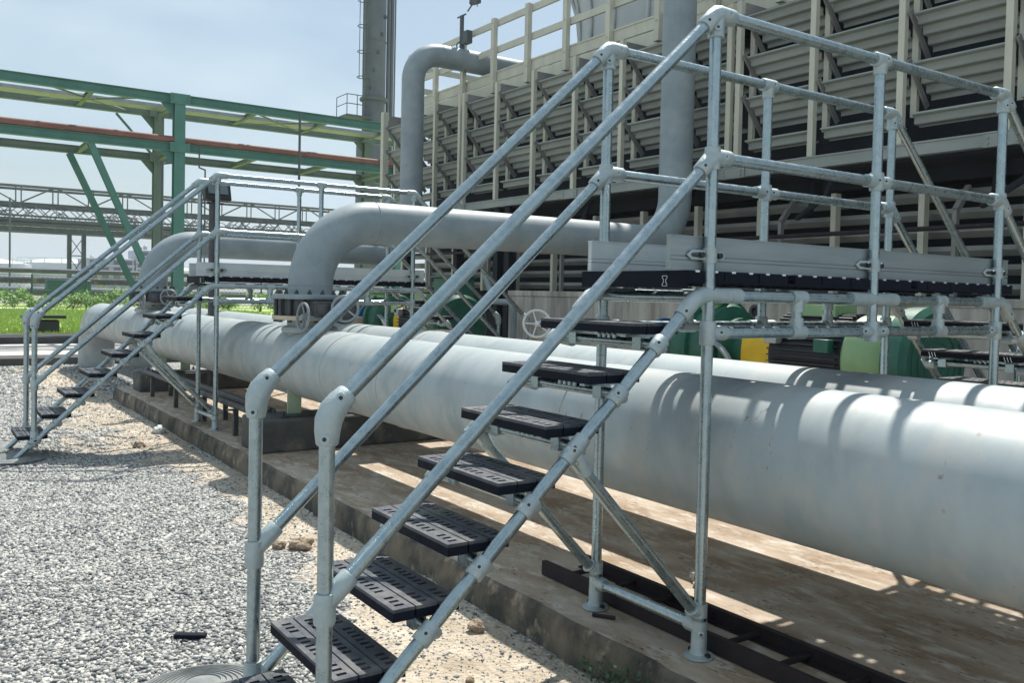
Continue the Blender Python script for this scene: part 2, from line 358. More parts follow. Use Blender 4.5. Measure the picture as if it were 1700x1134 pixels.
def in_view(x, y, z=GZ, mg=60):
    q = Vector((x, y, z))-CAM; d = q.dot(F)
    if d < .3: return False
    u = 898.8+1490.7*q.dot(R2)/d; v = 535.2-1490.7*q.dot(U2)/d
    return -mg < u < 1700+mg and -mg < v < 1134+mg
def build_stones():
    rng = np.random.default_rng(3)
    cube = np.array([(-1,-1,-1),(1,-1,-1),(1,1,-1),(-1,1,-1),(-1,-1,1),(1,-1,1),(1,1,1),(-1,1,1)], float)*.6
    cf = np.array([(0,3,2,1),(4,5,6,7),(0,1,5,4),(1,2,6,5),(2,3,7,6),(3,0,4,7)])
    P = []
    def put(n, x0, x1, y0, y1, r0, r1):
        for _ in range(n):
            x = rng.uniform(x0, x1); y = rng.uniform(y0, y1)
            if not in_view(x, y, GZ, 160): continue
            s = sandmask(x, y) + .35*noise.noise(Vector((x*6, y*6, 3)))
            r = rng.uniform(r0, r1)
            if s > .45:
                if rng.random() < .55: continue
                r *= rng.choice((.3, .4, .5, .8), p=(.45, .3, .17, .08))
            P.append((x, y, hgt(x, y)+r*.25, r))
    put(30000, -2.4, -.2, .2, 2.6, .006, .0108)
    put(48000, -2.4, -.2, 2.6, 6.2, .007, .0122)
    put(27000, -2.4, -.2, 6.2, 11, .009, .016)
    put(9000, -2.4, .4, 11, 15.4, .015, .025)
    P = np.array(P); n = len(P)
    rot = rng.normal(size=(n, 4)); rot /= np.linalg.norm(rot, axis=1)[:, None]
    w, x, y, z = rot.T
    M = np.stack([1-2*(y*y+z*z), 2*(x*y-z*w), 2*(x*z+y*w), 2*(x*y+z*w), 1-2*(x*x+z*z), 2*(y*z-x*w), 2*(x*z-y*w), 2*(y*z+x*w), 1-2*(x*x+y*y)], 1).reshape(n, 3, 3)
    sc_ = rng.uniform(.5, 1.5, size=(n, 1, 3)); jit = rng.uniform(.5, 1.2, size=(n, 8, 1))
    V = cube[None]*sc_*jit; V = np.einsum('nij,nkj->nki', M, V); V[:, :, 2] *= .75
    V = V*P[:, 3][:, None, None]*1.35 + P[:, None, :3]
    Fc = (cf[None]+np.arange(n)[:, None, None]*8).reshape(-1, 4)
    me = bpy.data.meshes.new('gravel_stones'); V = V.reshape(-1, 3)
    me.vertices.add(len(V)); me.vertices.foreach_set('co', V.ravel())
    me.loops.add(Fc.size); me.loops.foreach_set('vertex_index', Fc.ravel().astype(np.int32))
    me.polygons.add(len(Fc)); me.polygons.foreach_set('loop_start', np.arange(0, Fc.size, 4, dtype=np.int32)); me.polygons.foreach_set('loop_total', np.full(len(Fc), 4, dtype=np.int32))
    me.update(calc_edges=True)
    me.materials.append(STONE); o = bpy.data.objects.new('gravel_stones', me); COL.objects.link(o)
    tag(o, 'loose pale grey gravel stones covering the yard', 'gravel', kind='stuff')
build_stones()

def rock(name, x, y, z, r, label, m=ROCKM, seed=0, group=None, flat=.7):
    bm = bmesh.new(); bmesh.ops.create_icosphere(bm, subdivisions=4, radius=r)
    for v in bm.verts:
        k = 1+.42*noise.noise(v.co*(1.3/r)+Vector((seed*3.1, seed, 0)))+.14*noise.noise(v.co*(4/r)+Vector((seed, 0, 0)))+.06*noise.noise(v.co*(11/r)); v.co *= k; v.co.z *= flat
    me = bpy.data.meshes.new(name); bm.to_mesh(me); bm.free(); me.materials.append(m)
    o = bpy.data.objects.new(name, me); COL.objects.link(o); o.location = (x, y, z); tag(o, label, 'rock', group)
rock('rock', -.33, .98, GZ+.015, .035, 'small brown rock on the sand below the lowest near treads', seed=1)
rock('rock', -.52, 2.55, GZ+.012, .06, 'larger brown clod of soil on the sand behind the nearest front post', seed=2)
rock('rock', -.62, 2.62, GZ+.008, .036, 'smaller brown clod lying left of the larger soil clod', seed=3)
rock('rock', -.62, 6.3, GZ+.01, .05, 'small brown stone on the sandy strip near the far stair', seed=4)
rock('rock', -.3, 7.0, GZ+.03, .06, 'pale rounded stone against the foot of the slab edge', WHITEC, 5)
rock('rock', .62, .62, .02, .035, 'largest grey stone of the little heap on the slab', BASIN, 6, flat=.8)
rock('rock', .56, .56, .012, .022, 'small grey stone at the near side of the heap on the slab', BASIN, 7)
rock('rock', .66, .68, .012, .02, 'small grey stone at the far side of the heap on the slab', BASIN, 8)
rock('rock', -.62, .55, GZ+.008, .016, 'small dark pebble on sand beside the slab near the front', seed=9)
rock('rock', -1.0, 1.4, GZ+.012, .02, 'small tan pebble on the sand under the middle near treads', seed=10)
tag(MB().tube([(-.07,.52,.008),(-.02,.44,.009)], .008, 8).build('stick', LADD), 'short dark stick lying on the slab between the two base flanges', 'stick')
m = MB().beam((-1.43,1.52,GZ+.022),(-1.325,1.452,GZ+.022), .035, .02); m.beam((-1.42,1.50,GZ+.010),(-1.34,1.448,GZ+.012), .05, .008)
tag(m.build('rubber_offcut', RUB, bevel=.004), 'black rubber offcut lying on the grey gravel', 'offcut')

# ------------------------------------------------------------------ crossover stairs
TR = .0212
def stair(ox, oy, X0, Z0t, Z0m, seg, label, near):
    S = thing('crossover_stair', (ox, oy, 0), label, 'stair')
    Wd, X2, XL, Zt, Zm, Zc, Zl = .59, .9634, 1.9465, 2.2862, 1.7862, 1.2986, 1.165
    P = lambda x, y, z: Vector((ox+x, oy+y, z))
    fs = max(10, seg)
    def sleeve(name, p, d, l=.07, r=.0275, screws=True):
        p = Vector(p); d = Vector(d).normalized(); m = MB()
        m.tube([p-d*l/2, p-d*(l/2-.006), p+d*(l/2-.006), p+d*l/2], [r, r+.002, r+.002, r], fs)
        return m
    def scr(m, p, toward=(-.55,-.83,.1), r=.0085):
        t = Vector(toward).normalized(); p = Vector(p)+t*(.028 if r < .01 else .031)
        m.lathe([(r+.004,-.004),(r+.004,.004),(r,.006)], p, t, 10, 0); m.lathe([(r*.62,.0),(r*.62,.0066)], p, t, 8, 1)
    def fit(m): return m.build('pipe_fitting', [CAST, SCREW], S)
    def elbow(p, dirs, r=.0285, l=.085):
        m = MB(); p = Vector(p)
        for d in dirs:
            d = Vector(d).normalized()
            if abs(d.z) > .99: m.tube([p, p+d*(l-.012), p+d*(l-.004), p+d*l], [r, r, r+.002, r-.002], fs); scr(m, p+d*(l-.028))
        h = [Vector(d).normalized() for d in dirs if abs(Vector(d).normalized().z) < .99]
        q = [p+h[0]*t for t in (l, l-.004, .04, .018)]+[p+(h[0]+h[1])*.004]+[p+h[1]*t for t in (.018, .04, l-.004, l)]
        m.tube(q, [r-.002, r+.001, r+.002, r+.003, r+.0035, r+.003, r+.002, r+.001, r-.002], fs)
        for d in h: scr(m, p+d*(l-.026))
        return fit(m)
    def rail(name, pts, r=TR): return MB().tube(pts, r, seg).build(name, GALV, S)
    dslope = Vector((-X0, 0, Zt-Z0t)).normalized()
    for y in (0, Wd):
        sy = 1 if y == 0 else -1
        nearside = near and y == 0
        # posts
        zst0 = .82+.945*(X0+.56)
        for x, z0, z1 in ((0, .012, Zt), (X2, Zl, Zt), (XL, .012, Zt), (X0, zst0, Z0t), (XL-X0, zst0, Z0t)):
            po = rail('post', [P(x, y, z0), P(x, y, z1)])
            if z0 < .02:
                b = MB(); b.lathe([(.052,0),(.055,.004),(.054,.010),(.034,.016),(.029,.03),(.028,.085),(.027,.09)], P(x, y, 0.001), (0,0,1), 24)
                for k in (-1, 1): b.lathe([(.011,.009),(.011,.022),(.007,.024)], P(x+.004, y+k*.041, 0.0), (0,0,1), 8, 1)
                b.build('base_flange', [CAST, SCREW], po)
        # hand rail over both flights, mid rail the same
        rail('handrail', [P(X0, y, Z0t), P(0, y, Zt)]); rail('handrail', [P(0, y, Zt), P(XL, y, Zt)]); rail('handrail', [P(XL, y, Zt), P(XL-X0, y, Z0t)])
        rail('mid_rail', [P(X0, y, Z0m), P(0, y, Zm)]); rail('mid_rail', [P(0, y, Zm), P(XL, y, Zm)]); rail('mid_rail', [P(XL, y, Zm), P(XL-X0, y, Z0m)])
        # end elbows: bulged casting
        for x, sx in ((X0, 1), (XL-X0, -1)):
            e = Vector((dslope.x*sx, 0, dslope.z)); p = P(x, y, Z0t); m = MB()
            z_ = Vector((0,0,1))
            pts = [p-z_*.083, p-z_*.078, p-z_*.045, p-z_*.02+e*.004, p-z_*.004+e*.02, p+e*.045, p+e*.074, p+e*.079]
            m.tube(pts, [.027,.030,.034,.0365,.0365,.034,.030,.027], fs)
            scr(m, p-z_*.066, r=.010); scr(m, p+e*.060, r=.010); fit(m)
            p = P(x, y, Z0m); m = sleeve('', p-Vector((0,0,.01)), (0,0,1), .085)
            d = Vector((sx*1.0, 0, .945)).normalized(); m.tube([p, p+d*.06, p+d*.095, p+d*.10], [.027,.029,.028,.026], fs); fit(m)
        elbow(P(0, y, Zt), ((1,0,0),(0,0,-1),-dslope)); elbow(P(XL, y, Zt), ((-1,0,0),(0,0,-1),(dslope.x,0,-dslope.z)))
        elbow(P(0, y, Zm), ((1,0,0),-Vector((1,0,.945)))); elbow(P(XL, y, Zm), ((-1,0,0),(1,0,-.945)))
        m = sleeve('', P(0, y, Zm-.005), (0,0,1), .08, .0265); fit(m); m = sleeve('', P(XL, y, Zm-.005), (0,0,1), .08, .0265); fit(m)
        m = sleeve('', P(X2, y, Zt), (1,0,0), .09); m.tube([P(X2,y,Zt), P(X2,y,Zt-.055), P(X2,y,Zt-.06)], [.0275,.0275,.025], fs); scr(m, P(X2+.03,y,Zt)); fit(m)
        m = sleeve('', P(X2, y, Zm), (0,0,1), .075); m.tube([P(X2-.07,y,Zm), P(X2+.07,y,Zm)], .0272, fs); scr(m, P(X2+.045,y,Zm)); scr(m, P(X2,y,Zm)); fit(m)
        # chords, ladder beam verticals
        rail('chord', [P(0, y, Zc), P(XL, y, Zc)]); rail('chord', [P(0, y, Zl), P(XL, y, Zl)])
        for x in (.482, 1.455):
            rail('strut', [P(x, y, Zl), P(x, y, Zc)])
            for z in (Zl, Zc):
                m = MB(); m.tube([P(x-.04,y,z), P(x+.04,y,z)], .0272, fs); m.tube([P(x,y,z), P(x,y,z+(.055 if z == Zl else -.055))], .0268, fs); fit(m)
        for x in (0, X2, XL):
            m = sleeve('', P(x, y, Zl), (0,0,1), .085)
            for d in (-1, 1):
                if 0 <= x+d*.1 <= XL: m.tube([P(x,y,Zl), P(x+d*.085,y,Zl)], .0265, fs); scr(m, P(x+d*.06,y,Zl))
            fit(m)
            m = MB()
            for d in (-1, 1):
                if 0 <= x+d*.1 <= XL: m.tube([P(x,y,Zc), P(x+d*.10,y,Zc)], .0272, fs); m.tube([P(x+d*.10,y,Zc), P(x+d*.155,y,Zc)], .0285, fs)
            fit(m)
        # stringers
        zf = lambda x: .82+.945*(x+.56)
        xt = (Zc-.82)/.945-.56
        for mir in (0, 1):
            X = (lambda x: x) if not mir else (lambda x: XL-x)
            d = Vector((1 if not mir else -1, 0, .945)).normalized()
            rail('stringer', [P(X(-1.60), y, zf(-1.60)), P(X(xt), y, Zc)])
            p = P(X(xt), y, Zc); m = MB(); m.tube([p-d*.11, p-d*.10, p-d*.02, p+Vector((d.x,0,0))*.03, P(X(0), y, Zc)], [.026,.029,.0305,.030,.029], fs); scr(m, p-d*.085); fit(m)
            m = sleeve('', P(X(X0), y, zf(X0)+.01), (0,0,1), .09); m.tube([P(X(X0),y,zf(X0))-d*.06, P(X(X0),y,zf(X0))+d*.06], .0275, fs); scr(m, P(X(X0),y,zf(X0)+.03)); fit(m)
            # knee brace
            a = P(X(-.585), y, zf(-.585)-.03); b = P(X(-.03), y, .175)
            rail('knee_brace', [a, b]); m = MB(); m.tube([a-d*.05+Vector((0,0,.03)), a+d*.05+Vector((0,0,.03))], .0275, fs)
            m.tube([a+Vector((0,0,.02)), a+(b-a).normalized()*.07], .025, fs); scr(m, a+Vector((0,0,.03))); fit(m); m = MB()
            e = P(X(0), y, .165); m.tube([e-Vector((0,0,.03)), e+Vector((0,0,.03))], .0272, fs); m.torus(b+(a-b).normalized()*.012, (b-a), .024, .006, 16, 6); m.ball(b+(e-b)*.5, .024, 0, 10); fit(m)
            for k in range(-1, 7):
                xc = -1.255+.1725*k; zz = .22+.163*k-.075; xs = (zz-.82)/.945-.56
                m = MB(); q = P(X(xs), y, zz); m.tube([q-d*.032, q-d*.028, q+d*.028, q+d*.032], [.026,.0285,.0285,.026], fs)
                t = Vector((d.x*.05, sy*.02, -.01)); m.tube([q, q+t, q+t+Vector((0, sy*.05, 0))], [.02,.02,.024], 10)
                if y == 0: scr(m, q, (-.5,-.8,.4)); scr(m, q+t+Vector((0,0,.0)), (-.3,-.5,.8))
                fit(m)
        # toe boards with a groove and clips
        yb = y+sy*.034
        x0 = -.167 if y == 0 else -.10
        for a, b in (((x0, X2-.004), (X2+.004, XL+.14)) if y == 0 else ((x0, XL+.10),)):
            m = MB(); z0, z1 = 1.386, 1.507
            for za, zb, t in ((z0, 1.418, .012), (1.418, 1.423, .007), (1.423, 1.432, .013), (1.432, 1.437, .007), (1.437, z1-.004, .011), (z1-.004, z1, .014)):
                m.box(P(a, yb-t, za), P(b, yb+t, zb))
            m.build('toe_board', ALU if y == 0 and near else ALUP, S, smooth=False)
        for x in (0, X2, XL):
            m = MB(); q = P(x, y, 1.44); m.tube([q-Vector((0,0,.026)), q+Vector((0,0,.026))], .0262, fs)
            for sd in (-1, 1):
                m.tube([q+Vector((sd*.02,0,.012)), q+Vector((sd*.075,sy*.014,.012)), q+Vector((sd*.088,sy*.018,0)), q+Vector((sd*.075,sy*.014,-.012)), q+Vector((sd*.02,0,-.012))], .006, 8)
                m.lathe([(.011,0),(.011,.012)], q+Vector((sd*.045,0,0)), (0,-sy,0), 8, 1)
            m.build('toe_board_clip', [CAST, SCREW], S)
    # cross tubes
    for x, z in ((0, .11), (XL, .11), (.0, Zc-.01), (X2, Zc-.0005), (XL, Zc-.01), (.482, Zc-.001), (1.455, Zc-.001)):
        rail('cross_tube', [P(x, .0, z), P(x, Wd, z)], TR-.0007)
        if z < .2:
            for y in (0, Wd):
                m = MB(); sg = 1 if y == 0 else -1
                m.tube([P(x,y,z-.038), P(x,y,z+.038)], .0272, fs); m.tube([P(x,y,z), P(x,y+sg*.05,z), P(x,y+sg*.062,z)], [.0265,.0275,.025], fs); scr(m, P(x, y+sg*.045, z)); scr(m, P(x, y, z-.02)); fit(m)
    # deck: planks of black moulded plastic
    m = MB(); n = 12; xa, xb = -.105, XL+.15; w = (xb-xa)/n
    for i in range(n):
        p0, p1 = xa+i*w+.003, xa+(i+1)*w-.003
        p0 = {3: .470, 7: 1.285}.get(i, p0); p1 = {2: .424, 6: 1.238}.get(i, p1); q = (p1-p0)
        cuts = [p0, p0+q*.22, p0+q*.38, p0+q*.62, p0+q*.78, p1]
        for j in (0, 2, 4): m.box(P(cuts[j], .014, 1.364), P(cuts[j+1], Wd-.014, 1.384))
        for j in (1, 3):
            yy = .0145; hs = sorted(random.sample(range(1, 10), 5))
            for h in hs+[99]:
                ye = min(.012+h*.055, Wd-.0145); m.box(P(cuts[j]+.0003, yy, 1.3645), P(cuts[j+1]-.0003, ye, 1.3835)); yy = ye+.026
                if yy > Wd-.03: break
        for yy in (.0, Wd-.014): m.box(P(p0, yy, 1.350), P(p1, yy+.0138, 1.3842))
        for j in range(6): m.box(P(p0+.004, .03+j*.095, 1.338), P(cuts[1]-.006, .075+j*.095, 1.3637))
    m.box(P(xa-.006, .0, 1.322), P(xa+.0028, Wd, 1.3842))
    for yy in (.0, Wd-.014): m.box(P(xa, yy+.001, 1.340), P(xb, yy+.013, 1.3498))
    for i in range(2*n):
        for yy in (-.001, Wd-.007): m.box(P(xa+(i+.4)*w/2, yy, 1.379), P(xa+(i+.62)*w/2, yy+.008, 1.3862), 1)
    dk = m.build('deck', [RUB, MARKM], S, bevel=0)
    # dog-bone joint outline on the plank end
    q = P(-.1125, .108, 1.347); pts = [(-.012,.018),(.012,.018),(.012,.010),(.006,.006),(.006,-.006),(.012,-.010),(.012,-.018),(-.012,-.018),(-.012,-.010),(-.006,-.006),(-.006,.006),(-.012,.010)]
    loop = [q+Vector((0, a, b)) for a, b in pts]; m = MB()
    for i in range(len(loop)): m.tube([loop[i], loop[(i+1) % len(loop)]], .0013, 5)
    m.build('joint_mark', MARKM, dk)
    # treads
    def board(m, x0, x1, y0, y1, z, hole):
        H = .037
        m.box((x0, y0, z-H), (x1, y1, z-.010), 0)
        n = max(4, int((y1-y0-.03)/hole)); pad = ((y1-y0)-n*hole)/2; a = x0+.019; b = x1-.019
        m.box((x0, y0, z-.0098), (a, y1, z), 1); m.box((b, y0, z-.0098), (x1, y1, z), 1)
        a += .0006; b -= .0006
        m.box((a, y0, z-.0098), (b, y0+pad, z), 1)
        for i in range(n):
            s0 = y0+pad+i*hole; g = hole*.46
            if i % 7 == 3: g = 0
            m.box((a, s0+g, z-.0098), (b, s0+hole, z), 1)
        m.box((a, y0+pad+n*hole, z-.0098), (b, y1, z), 1)
    for mir in (0, 1):
        X = (lambda x: x) if not mir else (lambda x: XL-x)
        for k in range(-1, 7):
            zt = .22+.163*k; xa = -1.365+.1725*k; m = MB()
            for j in range(3):
                a, b = X(xa+j*.0735), X(xa+j*.0735+.068)
                board(m, ox+min(a, b), ox+max(a, b), oy+.032, oy+Wd-.032, zt, .034 if near else .05)
            t = m.build('tread', [RUB, RUBTOP], S, smooth=False)
            m = MB(); xc = X(xa+.115); zz = zt-.072
            m.tube([P(xc, .045, zz), P(xc, Wd-.045, zz)], .0175, 10)
            for yy in (.11, Wd-.11):
                m.box(P(xc-.085, yy-.014, zt-.050), P(xc+.085, yy+.014, zt-.0425)); m.box(P(xc-.022, yy-.022, zz-.022), P(xc+.022, yy+.022, zt-.050))
            for q in range(4):
                m.lathe([(.008,0),(.008,.014),(.004,.017)], P(xc-.06+.005, .19+q*.028, zt-.058), (0,0,1), 8)
            m.build('tread_bracket', GALV, t)
            if mir and near:
                m = MB()
                for yy in (.06, .47):
                    for q in range(3):
                        xx = X(xa+.2155)-.0008; m.beam(P(xx, yy+q*.016, zt-.036), P(xx, yy+.009+q*.016, zt-.012), .003, .0015, (1,0,0))
                m.build('rib_glints', MARKM, t)  # pale strips put the glint of the moulded ribs into their colour
    return S
stair(0, 0, -1.4097, .9594, .4487, 18, 'near galvanised crossover stair with black treads in the foreground', True)
stair(-.048, 5.977, -1.4234, 1.0064, .4758, 12, 'far galvanised crossover stair over the pipes at left', False)
def pad(x, y, label):
    m = MB(); pr = [(.236,0),(.24,.012)]
    for i in range(9):
        r = .232-i*.020; z = .014+.034*(i/8)**.8
        pr += [(r, z), (r-.011, z+.004), (r-.013, z-.001)]
    pr += [(.035,.052),(.0,.052)]
    m.lathe(pr, (x, y, GZ+.005), (0,0,1), 40)
    tag(m.build('rubber_base_pad', PAD, angle=25), label, 'base pad', 'ribbed rubber pads under the stair feet')
pad(-1.47, .95, 'round ribbed rubber pad under the near stair, left foot at the bottom edge')
pad(-1.60, 6.10, 'round ribbed rubber pad on gravel under the right foot of the far stair')
pad(-1.66, 6.75, 'round ribbed rubber pad under the left foot of the far stair')

# ------------------------------------------------------------------ header pipes, risers, valves
HX, HZ, HR, H2 = .41, .678, .289, 1.22
def header(x, label, seams):
    T = thing('header_pipe', (x, 5, 0), label, 'pipe')
    pts = [(x, -9, HZ)] + [(x, y, HZ) for y in range(-4, 14, 2)] + arc((x, 14.4, HZ-.6), (0,0,1), (0,1,0), .6, 14) + [(x, 15.0, -.35)]
    MB().tube(pts, HR, 72).build('pipe_shell', PIPE, T, angle=60)
    for y in seams:
        MB().torus((x, y, HZ), (0,1,0), HR+.0005, .004, 72, 6).build('weld_seam', SEAM, T)
    m = MB().torus((x, 14.4, HZ), (0,1,0), HR+.0005, .004, 72, 6); m.build('weld_seam', SEAM, T)
    return T
HA = header(HX, 'nearer of the two long pale grey header pipes, crossed by both stairs', (-3.4, 1.05, 3.0, 3.95, 7.3, 9.2, 12.4))
HB = header(H2, 'long pale grey header pipe behind the nearer one, beneath the stair decks', (-2.2, 4.2, 7.7, 12.8))
def branch(T, x, y):
    m = MB(); m.tube([(x, y, HZ+HR-.06), (x, y, 1.035)], .183, 40, caps=False)
    m.torus((x, y, HZ+HR-.012), (0,0,1), .20, .03, 40, 8); m.build('branch_stub', PIPE, T)
branch(HA, HX, 4.9); branch(HA, HX, 10.67)
def riser(x, y, xc, zt, label):
    T = thing('riser_pipe', (x, y, 1.2), label, 'pipe'); r = .18; zh = 1.867; e = .545
    pts = [(x, y, 1.245), (x, y, zh-e)] + arc((x+e, y, zh-e), (-1,0,0), (0,0,1), e, 16)[1:] + [(x+1.6, y, zh), (x+2.6, y, zh)]
    f2 = .50
    pts += arc((xc-f2, y, zh+f2), (0,0,-1), (1,0,0), f2, 14) + [(xc, y, 3.0), (xc, y, 4.0)]
    f3 = .46
    pts += [(xc, y, zt-f3)] + arc((xc+f3, y, zt-f3), (-1,0,0), (0,0,1), f3, 14)[1:] + [(6.6, y, zt)]
    MB().tube(pts, r, 40).build('pipe_run', RISER, T, angle=60)
    for c, a in (((x+e, y, zh), (1,0,0)), ((x, y, zh-e), (0,0,1)), ((xc, y, zh+f2), (0,0,1)), ((xc, y, zt-f3), (0,0,1)), ((xc+f3, y, zt), (1,0,0))):
        MB().torus(c, a, r, .004, 40, 6).build('weld_seam', RISER, T)
    m = MB(); m.lathe([(.302,0),(.305,.004),(.305,.036),(.302,.04),(.19,.04),(.185,.06)], (x, y, 1.206), (0,0,1), 40)
    f = m.build('flange', RISER, T)
    for k in range(16):
        a = 2*math.pi*k/16; p = (x+.262*math.cos(a), y+.262*math.sin(a), 1.2455)
        m = MB(); m.lathe([(.019,0),(.019,.018),(.011,.019),(.011,.034),(.008,.036)], p, (0,0,1), 6, 0); m.build('bolt', VALVE, f)
    return T
riser(HX, 4.9, 4.49, 5.06, 'blue grey riser pipe bending over behind the near stair')
riser(HX, 10.67, 4.25, 5.10, 'blue grey riser pipe beyond the far stair, hooking over the tower rail')
def handwheel(parent, c, ax, Rr, name='handwheel', stem=.14, spokes=5):
    m = MB(); c = Vector(c); ax = Vector(ax).normalized(); m.torus(c, ax, Rr, .011, 32, 8)
    u = Vector((0,0,1)) if abs(ax.z) < .9 else Vector((1,0,0)); u = (u-ax*u.dot(ax)).normalized(); w = ax.cross(u)
    for k in range(spokes):
        a = 2*math.pi*k/spokes+.3; d = u*math.cos(a)+w*math.sin(a); m.tube([c-ax*.012, c-ax*.008+d*Rr*.6, c+d*Rr], .007, 8)
    m.lathe([(.022,-.03),(.026,-.01),(.024,.012),(.012,.02)], c, ax, 14); m.tube([c, c-ax*stem], .012, 10)
    return m.build(name, WHEEL, parent)
def valve(x, y, label):
    T = thing('butterfly_valve', (x, y, 1.035), label, 'valve')
    m = MB(); m.lathe([(.255,0),(.255,.13),(.20,.131)], (x, y, 1.074), (0,0,1), 36); m.build('valve_body', VALVE, T)
    m = MB(); m.lathe([(.30,0),(.302,.003),(.302,.03),(.30,.034)], (x, y, 1.037), (0,0,1), 40); m.build('flange', BEIGE, T)
    for k in range(16):
        a = 2*math.pi*(k+.5)/16; px, py = x+.275*math.cos(a), y+.275*math.sin(a)
        m = MB(); m.tube([(px,py,1.0715),(px,py,1.2055)], .016, 8); m.lathe([(.02,0),(.02,.018)], (px,py,1.018), (0,0,1), 6); m.build('stud_bolt', VALVE, T)
    # gearbox towards the gravel side and its hand wheel
    d = Vector((-.12,-.99,0)).normalized(); s = Vector((d.y,-d.x,0))
    g = Vector((x, y, 1.13))+d*.36
    m = MB(); m.beam(g-d*.12, g+d*.06, .15, .13); m.lathe([(.075,-.05),(.085,-.03),(.085,.03),(.06,.05)], g, (0,0,1), 20); gb = m.build('gearbox', VALVE, T, bevel=.008)
    handwheel(T, (x-.21, y-.40, 1.07), (-1,-.06,.05), .108)
    h = Vector((x+.12, y-.42, 1.12)); m = MB(); m.lathe([(.10,-.05),(.105,-.03),(.105,.03),(.08,.05)], h, (-.3,-.9,0), 24); m.beam(h+Vector((.03,.08,0)), h+Vector((.09,.25,0)), .08, .08); m.build('actuator', VALVE, T)
    handwheel(T, h+Vector((-.035,-.10,.02)), (-.35,-.94,0), .10)
valve(HX, 4.9, 'dark flanged butterfly valve with two hand wheels under the near riser pipe')
valve(HX, 10.67, 'dark flanged butterfly valve with gearbox under the far riser pipe')
def plinth(x0, x1, y0, y1, z, label):
    m = MB().box((x0, y0, -.002), (x1, y1, z)); tag(m.build('concrete_plinth', PLINTH, bevel=.02), label, 'plinth')
plinth(-.09, 1.75, 4.62, 5.08, .26, 'dark stained concrete plinth under the header pipes by the near riser')
plinth(-.02, 1.75, 9.3, 9.7, .22, 'concrete plinth under the header pipes beyond the far stair')
plinth(-.09, 1.75, -4.4, -3.9, .26, 'concrete plinth under the header pipes at the right outside edge')
def saddle(x, y, z, label):
    T = thing('pipe_saddle', (x, y, z), label, 'saddle')
    for sd in (-1, 1):
        xa, xb = x+sd*.20, x+sd*.085; m = MB()
        za, zb = (HZ-math.sqrt(HR*HR-(q-x)**2)+.004 for q in (xa, xb))
        vs = [(q, y+t, h) for t in (-.008, .008) for q, h in ((xa, z+.0145), (xb, z+.0145), (xb, zb), (xa, za))]
        m.add(vs, [(0,1,2,3),(7,6,5,4),(0,4,5,1),(1,5,6,2),(2,6,7,3),(3,7,4,0)]); m.build('saddle_plate', PALEG, T, smooth=False)
    m = MB().box((x-.30, y-.15, z+.0005), (x+.30, y+.15, z+.014))
    for a in (-1, 1):
        for b in (-1, 1): m.lathe([(.018,0),(.018,.016),(.01,.017),(.01,.035)], (x+a*.27, y+b*.12, z+.014), (0,0,1), 6)
    m.build('base_plate', VALVE, T)
saddle(HX, 4.85, .26, 'pale green steel saddle on the dark plinth under the nearer header by the near riser')
saddle(H2, 4.85, .26, 'pale green steel saddle on the dark plinth under the rear header')
saddle(HX, 9.5, .22, 'pale green steel saddle under the nearer header beyond the far stair')
# low service pipes under the headers
def service(x, z, r, label):
    T = thing('service_pipe', (x, 7.4, 0), label, 'pipe', 'thin service pipes under the header')
    MB().tube([(x, 5.25, z), (x, 9.25, z)], r, 12).build('pipe_run', VALVE, T)
    for y in (5.6, 6.6, 7.7, 8.8):
        m = MB().box((x-.02, y-.02, .0), (x+.02, y+.02, z-r-.012)); m.box((x-.07, y-.025, z-r-.012), (x+.07, y+.025, z-r)); m.build('pipe_stand', VALVE, T)
service(.02, .26, .026, 'thin dark service pipe on low stands, nearest the gravel under the header')
service(.22, .24, .035, 'thicker dark service pipe on low stands under the middle of the header')

# cable ladder lying on the slab
def cable_ladder():
    T = thing('cable_ladder', (.2, -.5, 0), 'dark brown cable ladder lying on the slab beside the stair foot', 'cable ladder')
    for x in (.066, .30):
        s = 1 if x < .2 else -1
        m = MB().box((x-.004, -3.2, .004), (x+.004, 1.06, .068)); m.box((x+.0042*s, -3.2, .004), (x+.028*s, 1.06, .009)); m.box((x+.0042*s, -3.2, .063), (x+.020*s, 1.06, .068))
        m.build('side_rail', LADD, T, smooth=False)
    y = .92
    while y > -3.1:
        m = MB().tube([(.07, y, .032), (.296, y, .032)], .012, 8); m.build('rung', LADD, T); y -= .235
cable_ladder()

